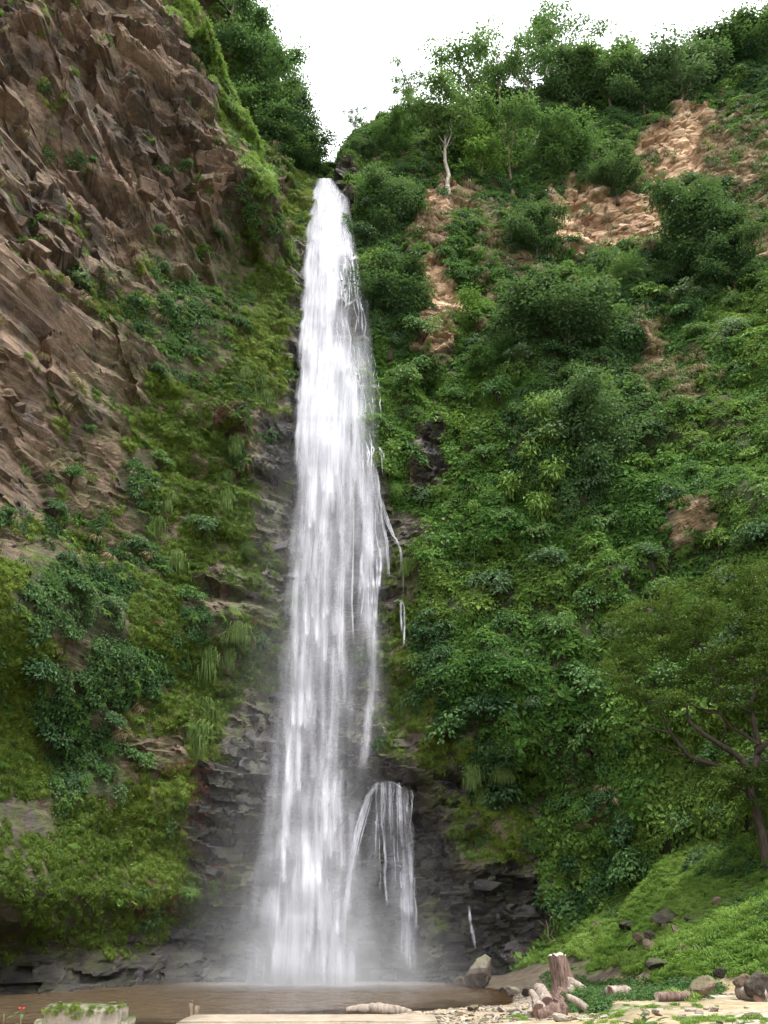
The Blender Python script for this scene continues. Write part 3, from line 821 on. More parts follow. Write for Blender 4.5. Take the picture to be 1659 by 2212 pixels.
# sparse grass between the beach pebbles
bp = []
for px, py, rx, ry, k in [(1300, 2192, 60, 9, 40), (1200, 2188, 40, 9, 20), (1560, 2203, 110, 6, 45), (1420, 2210, 230, 5, 40), (480, 2206, 60, 5, 10), (1120, 2200, 30, 8, 20), (1420, 2176, 150, 4, 25)]:
    for _ in range(k):
        a, r_ = rg.random() * 6.283, math.sqrt(rg.random())
        bp.append(ground_hit(px + rx * r_ * math.cos(a), py + ry * r_ * math.sin(a)))
bp = np.array(bp)
scatter('beach_grass', 'grass_clumps', bp, np.tile([[0, 0, 1.0]], (len(bp), 1)), rg.uniform(0.14, 0.34, len(bp)), np.clip(rg.normal(0.55, 0.2, len(bp)), 0, 1), 'thin tufts of grass between the beach stones', 1103, 0.9)


# ------------------------------------------------------------------ trees and shrubs
def crown_leaves(rg, centers, rad, n_each, size, flat=0.6, droop=0.35, aspect=(0.4, 0.65)):
    C, A, N_, Ls = [], [], [], []
    for c, r_ in zip(centers, rad):
        k = max(4, int(n_each * (0.7 + 0.6 * rg.random())))
        u = rnd_unit(rg, k)
        q = u * (r_ * rg.random((k, 1)) ** 0.45) * np.array([1, 1, flat])
        C.append(c + q)
        A.append(norm(u * np.array([1, 1, 0.2]) + np.array([0, 0, -droop]) + 0.6 * rnd_unit(rg, k)))
        N_.append(norm(np.array([0, 0, 1.0]) + 0.55 * u + 0.4 * rnd_unit(rg, k)))
        Ls.append(rg.uniform(*size, k))
    C, A, N_, L = np.concatenate(C), np.concatenate(A), np.concatenate(N_), np.concatenate(Ls)
    return leaf_geo(C, A, N_, L, L * rg.uniform(*aspect, len(L)))
def bez(a, b, sag, rg, n=6, wob=0.05):
    t = np.linspace(0, 1, n)[:, None]
    ln = np.linalg.norm(b - a)
    p = a * (1 - t) + b * t + np.array([0, 0, 1.0]) * sag * np.sin(np.pi * t)
    w_ = rg.normal(size=(n, 3)) * wob * ln; w_[0] = 0; w_[-1] = 0
    return p + w_
def make_tree(name, seed, H, r0, cb, spread, limbs, leaf_mat_, bark_mat, n_leaf=22, size=(0.18, 0.34), form='umbrella', crad=0.75, lean=0.06, bare=0.0):
    """returns (trunk mesh, crown mesh); origin at the foot"""
    rg = np.random.default_rng(seed)
    g = Geo()
    topz = H * (0.86 if form != 'round' else 0.8)
    tip = np.array([lean * H * rg.uniform(-1, 1), lean * H * rg.uniform(-1, 1), topz])
    tr = bez(np.zeros(3), tip, 0, rg, 9, 0.018)
    g.tube(tr, np.linspace(r0, r0 * 0.3, 9), 8, bump=0.15, seed=seed)
    g.tube(np.array([[0, 0, -0.8], [0, 0, 0.0], tr[1] * 0.6]), [r0 * 1.6, r0 * 1.35, r0], 8)
    centers, rads = [], []
    for i in range(limbs):
        t = cb + (1 - cb) * (i + rg.random() * 0.8) / limbs
        a = np.array([np.interp(t, np.linspace(0, 1, 9), tr[:, k]) for k in range(3)])
        th = i * 2.4 + rg.uniform(-0.5, 0.5)
        if form == 'umbrella': ln = spread * rg.uniform(0.65, 1.05) * (0.75 + 0.25 * t); rise = (H - a[2]) * rg.uniform(0.5, 1.0)
        elif form == 'slender': ln = spread * rg.uniform(0.5, 1.0) * (1.15 - 0.6 * t); rise = ln * rg.uniform(0.2, 0.7)
        else: ln = spread * rg.uniform(0.6, 1.0) * math.sin(np.pi * min(0.95, 0.25 + 0.7 * (t - cb) / (1 - cb))); rise = (H - a[2]) * rg.uniform(0.2, 0.95)
        b = a + np.array([math.cos(th) * ln, math.sin(th) * ln, rise])
        lb = bez(a, b, 0.06 * ln, rg, 6, 0.04)
        rl = r0 * (0.42 if form != 'round' else 0.26) * (1.1 - 0.5 * t)
        g.tube(lb, np.linspace(rl, rl * 0.25, 6), 5, cap=False)
        for j in range(rg.integers(3, 6) + (3 if form == 'round' else 0)):
            s_ = rg.uniform(0.4, 1.0)
            p = lb[min(5, int(s_ * 5))]
            dr = norm(np.array([math.cos(th), math.sin(th), 0.35]) + 0.9 * rnd_unit(rg, 1)[0] * np.array([1, 1, 0.5]))
            q = p + dr * ln * rg.uniform(0.18, 0.42)
            g.tube(bez(p, q, 0.03, rg, 4, 0.05), np.linspace(rl * 0.35, rl * 0.1, 4), 4, cap=False)
            if rg.random() > bare:
                centers.append(q); rads.append(crad * rg.uniform(0.7, 1.25))
            if rg.random() < 0.5:
                centers.append((p + q) / 2 + rnd_unit(rg, 1)[0] * 0.25); rads.append(crad * rg.uniform(0.5, 0.9))
        centers += [lb[1], lb[2] + np.array([0, 0, .15])]; rads += [crad * .6, crad * .8]
        centers += [b, lb[3] + np.array([0, 0, .25]), lb[4] + np.array([0, 0, .2])]; rads += [crad, crad * .9, crad]
    V, F = crown_leaves(rg, centers, rads, n_leaf, size)
    return g.mesh(name + '_trunk', bark_mat), mesh_np(name + '_crown', V, F, leaf_mat_)
def make_shrub(name, seed, rx, rz, leaf_mat_, n=900, size=(0.15, 0.3), lobes=9):
    rg = np.random.default_rng(seed)
    cs = rnd_unit(rg, lobes); cs[:, 2] = np.abs(cs[:, 2])
    cs = cs * rg.uniform(0.35, 0.8, (lobes, 1)) * np.array([rx, rx, rz]) + np.array([0, 0, rz * 0.25])
    C, A, N_ = [], [], []
    for c in cs:
        k = n // lobes
        u = rnd_unit(rg, k); u[:, 2] = np.where(u[:, 2] < -0.2, -u[:, 2], u[:, 2])
        C.append(c + u * (rg.uniform(0.28, 0.5) * rx * (0.75 + 0.3 * rg.random((k, 1)))))
        A.append(norm(u * np.array([1, 1, 0.1]) + np.array([0, 0, -0.45]) + 0.55 * rnd_unit(rg, k)))
        N_.append(norm(u * 0.6 + np.array([0, 0, 0.8]) + 0.4 * rnd_unit(rg, k)))
    C, A, N_ = np.concatenate(C), np.concatenate(A), np.concatenate(N_)
    L = rg.uniform(*size, len(C))
    V, F = leaf_geo(C, A, N_, L, L * rg.uniform(0.45, 0.7, len(L)))
    g = Geo()
    for c in cs[:5]:
        g.tube(bez(np.array([0, 0.0, -0.5]), c, 0.05, rg, 5, 0.05), np.linspace(0.07, 0.02, 5), 5, cap=False)
    return g.mesh(name + '_stem', M['bark_dark']), mesh_np(name + '_foliage', V, F, leaf_mat_)

def plant(name, meshes, loc, rz, scale, label, cat, group, parts=('trunk', 'crown'), tilt=(0, 0)):
    e = bpy.data.objects.new(name, None); COL.objects.link(e)
    e.location = loc; e.rotation_euler = (tilt[0], tilt[1], rz)
    e.scale = (scale,) * 3 if not hasattr(scale, '__len__') else scale
    tag(e, label, cat, group)
    for pn, me in zip(parts, meshes):
        link(pn, me, e)
    return e
TM = {
 'umb_a': make_tree('umbrella_a', 1, 8, 0.13, 0.4, 3.4, 12, M['tree_mid'], M['bark_brown'], 24, (0.2, 0.36), 'umbrella', 0.7),
 'umb_b': make_tree('umbrella_b', 2, 10, 0.14, 0.45, 3.6, 12, M['tree_mid'], M['bark_brown'], 24, (0.2, 0.36), 'umbrella', 0.75, 0.1),
 'sparse': make_tree('sparse', 3, 7.5, 0.12, 0.45, 3.2, 10, M['tree_mid'], M['bark_brown'], 24, (0.2, 0.34), 'umbrella', 0.6, 0.05, 0.15),
 'tall': make_tree('tall', 4, 13, 0.16, 0.42, 2.9, 15, M['tree_mid'], M['bark_pale'], 20, (0.2, 0.36), 'slender', 0.7, 0.03),
 'round_d': make_tree('round_dark', 5, 7, 0.15, 0.08, 3.3, 18, M['tree_dark'], M['bark_dark'], 40, (0.2, 0.36), 'round', 0.95),
 'round_s': make_tree('round_silver', 6, 7.5, 0.15, 0.1, 3.6, 18, M['tree_silver'], M['bark_brown'], 38, (0.2, 0.38), 'round', 0.95),
 'round_m': make_tree('round_mid', 7, 7, 0.14, 0.08, 3.3, 17, M['tree_mid'], M['bark_dark'], 38, (0.2, 0.36), 'round', 0.9),
 'bright': make_tree('bright', 8, 6.5, 0.11, 0.1, 2.4, 15, M['tree_bright'], M['bark_brown'], 30, (0.18, 0.34), 'slender', 0.75),
 'white': make_tree('white_trunk', 9, 10.5, 0.19, 0.5, 3.2, 15, M['tree_mid'], M['bark_pale'], 56, (0.2, 0.36), 'umbrella', 0.8, 0.02),
}
def put_tree(kind, px, py, hpx, label, group=None, rz=None, wide=1.0, d=None, sink=0.3, seed=[0], tilt=(0, 0)):
    """tree whose foot is seen at (px,py) and whose height spans hpx picture rows"""
    seed[0] += 1
    if d is None:
        p, _ = surf(px, py)
    else:
        p = at(px, py, d)
    H0 = {'umb_a': 8, 'umb_b': 10, 'sparse': 7.5, 'tall': 13, 'round_d': 7, 'round_s': 7.5, 'round_m': 7, 'bright': 6.5, 'white': 10.5}[kind]
    q = at(px, py - hpx, p[1])
    s = (q[2] - p[2]) / H0
    return plant('tree', TM[kind], p - np.array([0, 0, sink]), seed[0] * 1.7 if rz is None else rz, (s * wide, s * wide, s), label, 'tree', group, tilt=tilt)
SK = 'trees along the ridge'
put_tree('sparse', 880, 262, 98, 'airy thin tree standing alone against the white sky on the ridge', SK, d=83, wide=0.8)
put_tree('sparse', 765, 320, 85, 'small wispy treetop showing above the notch of the waterfall', SK, d=80, wide=0.5)
put_tree('tall', 1185, 215, 205, 'tallest slender tree on the ridge, reaching above all others', SK, d=88, wide=1.0)
put_tree('umb_b', 1215, 220, 150, 'flat topped ridge tree spreading sideways beside the tallest tree', SK, d=86.5, wide=1.2, tilt=(0, 0.16))
put_tree('umb_a', 1022, 275, 140, 'umbrella shaped tree with thin pale trunk at the low end of the ridge', SK, d=84, wide=1.15)
put_tree('umb_b', 1148, 262, 150, 'pale barked tree with a kinked trunk below the tallest ridge tree', SK, d=83, wide=0.9)
put_tree('umb_a', 1080, 250, 150, 'ridge tree with loose crown between two umbrella trees', SK, d=85, wide=0.9)
put_tree('tall', 1395, 200, 115, 'thin tree poking out of the ridge thicket', SK, d=88, wide=0.5)
put_tree('round_s', 1480, 235, 130, 'silvery broad crowned tree on the ridge above the ochre rock face', SK, d=82, wide=1.15)
put_tree('round_d', 1590, 200, 125, 'dark domed tree on the high shoulder of the ridge', SK, d=84, wide=1.0)
put_tree('round_m', 1655, 160, 120, 'leafy green tree on the highest point of the hillside', SK, d=82, wide=1.1)
put_tree('round_m', 1320, 235, 125, 'bushy mid green tree in the ridge thicket above ochre rock', SK, d=84, wide=1.1)
put_tree('round_d', 1395, 255, 105, 'dark bushy tree in the ridge thicket above ochre rock', SK, d=83, wide=1.1)
put_tree('round_d', 1250, 240, 110, 'dark bushy tree under the tallest ridge tree', SK, d=85, wide=1.0)
put_tree('umb_a', 1545, 250, 130, 'umbrella crowned tree beside the silvery one on the ridge', SK, d=83)
HT = 'trees on the upper hillside'
put_tree('white', 962, 408, 190, 'tree with a straight white trunk standing on the hillside ledge', HT, wide=1.0)
put_tree('bright', 1040, 400, 135, 'bright green narrow tree next to the white trunked tree', HT)
put_tree('round_m', 850, 335, 75, 'rounded green tree where the ridge drops to the waterfall', HT, wide=1.1)
put_tree('round_s', 785, 350, 42, 'pale leaved tree at the lip of the waterfall', HT, wide=1.2)
put_tree('umb_a', 1110, 400, 150, 'slim tree in the hillside thicket below the ridge trees', HT)
put_tree('round_m', 1215, 380, 110, 'leafy tree beside the leaning pale snag', HT, wide=1.1)
put_tree('round_d', 1335, 425, 80, 'tree hanging over the top of the lower ochre rock', HT, wide=1.2)
put_tree('round_d', 1525, 610, 200, 'tall dark tree growing in front of the ochre cliff', HT, wide=0.85)
put_tree('round_d', 1590, 640, 130, 'smaller dark tree beside the dry scree', HT, wide=0.9)
put_tree('round_s', 1235, 800, 190, 'large silvery green tree with layered crown on the hillside', HT, wide=1.25)
put_tree('round_d', 845, 745, 180, 'dense rounded dark tree next to the upper waterfall', HT, wide=0.85)
put_tree('round_d', 842, 530, 135, 'dark leafy tree beside the waterfall lip', HT, wide=0.95)
put_tree('round_d', 1160, 565, 115, 'dark tree wedged in the cleft of the ochre rocks', HT, wide=0.95)
put_tree('umb_b', 1330, 665, 95, 'wide spreading tree at the foot of the ochre rocks', HT, wide=1.6)
put_tree('bright', 1045, 735, 115, 'bright green tree against the dark orange rock cleft', HT, wide=1.2)
put_tree('round_d', 1280, 1085, 250, 'large dark shadowy tree in the middle of the vine slope', HT, wide=0.85)
put_tree('bright', 1185, 1150, 310, 'tall column of bright vines climbing beside the dark tree', HT, wide=0.6)
put_tree('round_m', 1060, 830, 90, 'round topped tree above the bare wet slab', HT, wide=1.1)
LT = 'trees behind the brown buttress'
for (px, py, h, k, lab, wd) in [(500, 100, 170, 'umb_a', 'tall leafy tree behind the top of the brown buttress', 0.8), (535, 190, 165, 'round_m', 'leaning tree half way down behind the buttress edge', 0.65),
        (580, 275, 165, 'round_m', 'spreading tree overhanging the white sky gap', 0.7), (625, 350, 130, 'round_d', 'lowest large tree leaning over the waterfall notch', 0.75),
        (570, 345, 150, 'round_m', 'bushy tree filling the gully behind the buttress', 0.8), (655, 390, 85, 'round_d', 'dark bush like tree at the brink of the waterfall', 1.2), (600, 395, 110, 'round_d', 'dark tree above the mossy rock beside the fall', 1.0)]:
    put_tree(k, px, py, h, lab, LT, wide=wd, d=75.0)
put_tree('round_d', 684, 398, 42, 'low dark tree in the notch behind the lip of the waterfall', LT, wide=1.3, d=76.5)
put_tree('round_m', 722, 396, 40, 'low green tree on the far side of the notch behind the lip', LT, wide=1.2, d=77)
put_tree('umb_b', 632, 335, 120, 'open branched tree reaching furthest into the sky gap', LT, wide=0.9, d=76, tilt=(0, 0.25))

SM = {k: [make_shrub(f'{k}_{i}', 50 + 10 * i + j * 100, 1.3, 1.25, m, 620, (0.15, 0.3)) for i in range(3)]
      for j, (k, m) in enumerate((('dark', M['tree_dark']), ('mid', M['tree_mid']), ('silver', M['tree_silver']), ('bright', M['tree_bright'])))}
rgs = random.Random(5)
MARKS = [(962, 330, 'the white trunked tree'), (1235, 700, 'the layered silvery tree'), (1280, 950, 'the shadowy slope tree'), (1525, 500, 'the ochre cliff'), (850, 650, 'the upper fall'), (870, 1250, 'the side trickle'),
         (1480, 1450, 'the spreading tree'), (960, 950, 'the bare slab'), (1180, 220, 'the tallest ridge tree'), (1300, 500, 'the lower ochre rock'), (1440, 760, 'the dry scar'), (1500, 1110, 'the bare scrape'), (1120, 1650, 'the vine overhang'),
         (890, 1750, 'the branch cascade'), (1500, 200, 'the ridge thicket'), (1350, 1800, 'the grassy slope'), (1200, 1250, 'the vine column'), (1600, 900, 'the dry grass'),
         (330, 250, 'the buttress top'), (540, 470, 'the overhang'), (120, 700, 'the leaning slabs'), (600, 950, 'the wet ledges'), (320, 960, 'the brown ledge'), (130, 1180, 'the crumbling rock'), (280, 1300, 'the mossy terrace'), (480, 1290, 'the dark slot'),
         (200, 1600, 'the shrub bank'), (500, 1700, 'the wet slabs'), (60, 1750, 'the corner cleft'), (300, 1850, 'the moss hump'), (400, 1150, 'the hanging moss'), (640, 500, 'the upper fall')]
placed = []
def put_shrub(kind, p, n, s, label, group):
    a = norm(n * 0.45 + np.array([0, 0, 0.75]))
    e = euler_from_axes(a[None], np.array([rgs.random() * 6.28]))[0]
    plant('shrub', SM[kind][rgs.randrange(3)], p - np.array([0, 0, 0.2]) + n * 0.1, 0, (s * rgs.uniform(.85, 1.2), s * rgs.uniform(.85, 1.2), s), label, 'shrub', group, ('stem', 'foliage')).rotation_euler = e
def scatter_shrubs(weight, count, mind, smin, smax, kinds, label, group, seed):
    p, n, ii = sample_cliff(weight, seed)
    rr = np.random.default_rng(seed)
    order = rr.permutation(len(p)); got = 0
    for k in order:
        if got >= count: break
        q = p[k]
        if PX.ravel()[ii[k]] < -40 or PX.ravel()[ii[k]] > 1700 or PY.ravel()[ii[k]] < -20 or PY.ravel()[ii[k]] > 2120: continue
        if all((q[0] - r_[0]) ** 2 + (q[2] - r_[2]) ** 2 + 0.3 * (q[1] - r_[1]) ** 2 > mind ** 2 for r_ in placed):
            placed.append(q); got += 1
            kd = kinds[rr.integers(0, len(kinds))]
            lab = label[kd] if isinstance(label, dict) else label
            sz = rr.uniform(smin, smax)
            f_ = (sz - smin) / (smax - smin)
            lab = ('small ' if f_ < .33 else 'large ' if f_ > .66 else 'middling ') + lab.replace('small ', '')
            ax, ay = PX.ravel()[ii[k]], PY.ravel()[ii[k]]
            mk = min((m_ for m_ in MARKS if (m_[0] < 690) == (ax < 690)), key=lambda m_: (m_[0] - ax) ** 2 + (m_[1] - ay) ** 2)
            put_shrub(kd, q, n[k], sz, lab + ', near ' + mk[2], group)
nearfall = np.exp(-((PX - 700) / 90) ** 2)
scatter_shrubs(1.0 * shrubw * leftm * (1 - nearfall), 48, 1.9, 0.6, 1.15, ['dark', 'dark', 'silver', 'mid'],
               {'dark': 'dark broad leaved shrub rooted on the mossy lower cliff', 'silver': 'blue green shrub rooted on the mossy lower cliff', 'mid': 'mid green shrub rooted on the mossy lower cliff'}, 'shrubs on the mossy cliff', 301)
scatter_shrubs(0.6 * (rock > 0.6) * (wet < 0.3) * leftm * (0.3 + cov[..., 4]), 16, 3.0, 0.3, 0.6, ['mid', 'bright'], {'mid': 'small green shrub in a crack of the brown rock', 'bright': 'small bright shrub in a crack of the brown rock'}, 'shrubs in rock cracks', 302)
scatter_shrubs(1.0 * (shrubw > 0.5) * (ochre < .4) * ~leftm * (PY < 450), 45, 2.3, 0.9, 1.6, ['dark', 'mid', 'silver', 'mid'],
               {'dark': 'dark shrub in the thicket just below the ridge', 'silver': 'silvery shrub in the thicket just below the ridge', 'mid': 'mid green shrub in the thicket just below the ridge'}, 'shrubs below the ridge', 303)
scatter_shrubs(1.0 * (shrubw > 0.35) * (ochre < .3) * ~leftm * (PY >= 450), 50, 2.2, 0.8, 1.5, ['dark', 'mid', 'silver', 'bright'],
               {'dark': 'dark shrub among the trees of the middle hillside', 'silver': 'silvery shrub among the trees of the middle hillside', 'mid': 'mid green shrub among the trees of the middle hillside', 'bright': 'bright green shrub among the trees of the middle hillside'}, 'shrubs of the middle hillside', 304)
scatter_shrubs(0.6 * (vinew > 0.7) * ~leftm, 75, 2.1, 0.7, 1.4, ['mid', 'bright', 'mid', 'silver', 'dark'],
               {'mid': 'mid green shrub draped with vines on the lower hillside', 'bright': 'bright green shrub rising out of the vine blanket', 'silver': 'grey green shrub rising out of the vine blanket', 'dark': 'dark green shrub rising out of the vine blanket'}, 'shrubs in the vine blanket', 305)

# hanging grass tufts on the wet wall left of the fall
def make_tuft(seed, L=2.0, w_=0.5, n=150):
    rg = np.random.default_rng(seed)
    x0 = rg.normal(0, w_ * 0.45, n); y0 = -np.abs(rg.normal(0.15, 0.12, n)); z0 = rg.uniform(-0.15, 0.1, n) - np.abs(x0) * 0.3
    z0 -= rg.random(n) * L * 0.55
    ln = rg.uniform(0.4, 1.0, n) * L * 0.55
    S = np.stack([rg.uniform(0.008, 0.022, n), rg.uniform(-.02, .02, n), 0 * x0], -1)
    b = np.stack([x0, y0 * 0.4 + 0.1, z0], -1); m = np.stack([x0 * 1.15, y0 - 0.12, z0 - ln * 0.25], -1); t = np.stack([x0 * 1.25 + rg.normal(0, .03, n), y0 - 0.05, z0 - ln], -1)
    V = np.stack([b - S, b + S, m - S, m + S, t], 1).reshape(-1, 3)
    i = np.arange(n)[:, None] * 5
    return mesh_np('tuft', V, np.concatenate([i + np.array([[0, 1, 3]]), i + np.array([[0, 3, 2]]), i + np.array([[2, 3, 4]])], 0), M['tuft'])
TU = [make_tuft(i, 1.8, 0.34 + 0.1 * i, 420) for i in range(4)]
for k, (px, py, s) in enumerate([(588, 718, 1.35), (536, 790, .9), (570, 805, .95), (577, 845, 1.0), (508, 945, 1.2), (500, 1015, .8), (540, 1175, .8), (495, 1220, .9), (500, 1060, 1.2), (345, 1120, 1.2),
        (620, 505, .9), (628, 525, 1.1), (618, 470, .8), (560, 660, .8), (548, 630, .9), (650, 410, .6), (460, 1400, 1.5), (445, 1500, 1.6), (435, 1550, 1.5), (520, 1340, 1.1), (505, 1400, 1.0),
        (1025, 1650, 1.1), (1035, 1700, .9), (1090, 1650, .9), (870, 1500, 1.0), (885, 1200, 1.0), (905, 1180, .9), (380, 1185, 1.1), (375, 1060, 1.1), (610, 560, .8)]):
    p, n_ = surf(px, py)
    o = link('grass_tuft', TU[k % 4], None, p + np.array([0, -0.15, 0]), (0, 0, rgs.uniform(-.3, .3)), s)
    lft = px < 760
    mk = min((m_ for m_ in MARKS if (m_[0] < 690) == lft), key=lambda m_: (m_[0] - px) ** 2 + (m_[1] - py) ** 2)
    tag(o, ('long' if s > 1.15 else 'short' if s < .85 else 'middling') + (', broad' if k % 4 > 1 else ', narrow') + ' tuft of pale grass hanging on the wet wall near ' + mk[2], 'grass tuft', 'hanging grass tufts')


# ------------------------------------------------------------------ waterfall
def spray_mat():
    t = NT('falling_water')
    a = t.attr('sheet').outputs['Fac']
    ph = t.attr('flow').outputs['Fac']
    v = t.n('Mapping', {'Vector': t.n('TexCoord').outputs['Object'], 'Scale': (3.2, 0.6, 0.16)}).outputs[0]
    v = t.n('VectorMath', {0: v, 1: t.n('CombineXYZ', {0: ph, 1: t.math('MULTIPLY', ph, 3.0)}).outputs[0]}, operation='ADD').outputs[0]
    n1 = t.noise(1.0, 5, v, 0.6)
    v2 = t.n('Mapping', {'Vector': t.n('TexCoord').outputs['Object'], 'Scale': (9, 3, 1.1)}).outputs[0]
    n2 = t.noise(1.0, 4, v2, 0.7)
    st = t.n('MapRange', {0: t.math('ADD', t.math('MULTIPLY', n1, 0.75), t.math('MULTIPLY', n2, 0.25)), 1: 0.34, 2: 0.66, 3: 0.1, 4: 1.75}).outputs[0]
    # dense water stays closed, thin water breaks up into streaks
    al = t.math('POWER', t.n('Clamp', {0: a}).outputs[0], 1.0)
    brk = t.math('ADD', t.math('MULTIPLY', st, t.math('SUBTRACT', 1.0, t.math('MULTIPLY', al, 0.55))), t.math('MULTIPLY', al, 0.5))
    al = t.n('Clamp', {0: t.math('MULTIPLY', al, brk)}).outputs[0]
    col = (0.70, 0.70, 0.755, 1)
    df = t.n('BsdfDiffuse', {'Color': col})
    tl = t.n('BsdfTranslucent', {'Color': col})
    mx = t.n('MixShader', {0: 0.4, 1: df.outputs[0], 2: tl.outputs[0]})
    tr = t.n('BsdfTransparent')
    fin = t.n('MixShader', {0: al, 1: tr.outputs[0], 2: mx.outputs[0]})
    return t.done(fin.outputs[0])
M['spray'] = spray_mat()
PROF = {385: [(690, 0), (697, .9), (707, .9), (716, 0)], 402: [(681, 0), (688, 1), (712, 1), (730, 0)], 430: [(660, 0), (669, .9), (690, 1), (722, 1), (745, .35), (754, 0)],
 480: [(657, 0), (668, 1), (700, 1), (730, .95), (748, .55), (762, 0)], 560: [(652, 0), (663, 1), (700, 1), (722, 1), (740, .5), (765, .22), (776, 0)],
 640: [(648, 0), (659, 1), (700, 1), (720, .95), (733, .5), (770, .2), (788, .2), (796, 0)], 720: [(645, 0), (657, 1), (695, 1), (712, .95), (725, .4), (760, .2), (795, .12), (803, 0)],
 760: [(643, 0), (656, 1), (700, 1), (730, .95), (765, .4), (800, .25), (810, 0)], 840: [(638, 0), (650, 1), (700, 1), (730, 1), (760, .7), (790, .3), (815, .1), (824, 0)],
 900: [(637, 0), (649, 1), (700, 1), (740, .98), (768, .6), (795, .3), (815, .1), (824, 0)], 960: [(635, 0), (647, 1), (690, 1), (725, 1), (760, .75), (790, .28), (815, .1), (822, 0)],
 1000: [(633, 0), (650, .9), (680, 1), (720, .92), (760, .7), (785, .5), (800, .5), (815, .1), (824, 0)], 1100: [(626, 0), (645, .75), (670, 1), (690, .92), (720, .65), (750, .6), (765, .3), (785, .6), (810, .5), (825, .1), (836, 0)],
 1200: [(618, 0), (640, .8), (660, .95), (690, .75), (730, .5), (750, .5), (762, .2), (780, .6), (800, .7), (825, .4), (840, .08), (860, 0)],
 1300: [(612, 0), (640, .85), (675, .85), (700, .65), (730, .5), (748, .4), (765, .18), (785, .6), (805, .45), (815, .1), (840, 0)],
 1400: [(606, 0), (630, .6), (650, .75), (680, .7), (705, .75), (725, .6), (742, .5), (757, .15), (780, .35), (800, .25), (815, .1), (850, 0)],
 1500: [(598, 0), (625, .65), (650, .85), (690, .6), (702, .35), (716, .3), (738, .5), (757, .15), (785, .2), (800, .35), (815, .15), (840, 0)],
 1600: [(592, 0), (620, .7), (645, .85), (680, .5), (710, .5), (735, .45), (757, .15), (790, .2), (815, .15), (840, 0)],
 1700: [(582, 0), (610, .65), (640, .85), (665, .7), (700, .5), (725, .5), (745, .25), (770, .15), (800, .1), (820, 0)],
 1800: [(572, 0), (605, .65), (640, .82), (680, .65), (720, .6), (750, .3), (775, .08), (790, 0)], 1900: [(552, 0), (595, .6), (640, .8), (690, .7), (730, .65), (755, .4), (790, 0)],
 2000: [(535, 0), (575, .3), (600, .7), (640, .85), (690, .8), (740, .65), (765, .3), (810, 0)], 2136: [(505, 0), (560, .4), (595, .8), (640, 1), (690, .98), (740, .85), (775, .45), (840, 0)]}
prow = sorted(PROF)
fd = np.array(FALL, float)
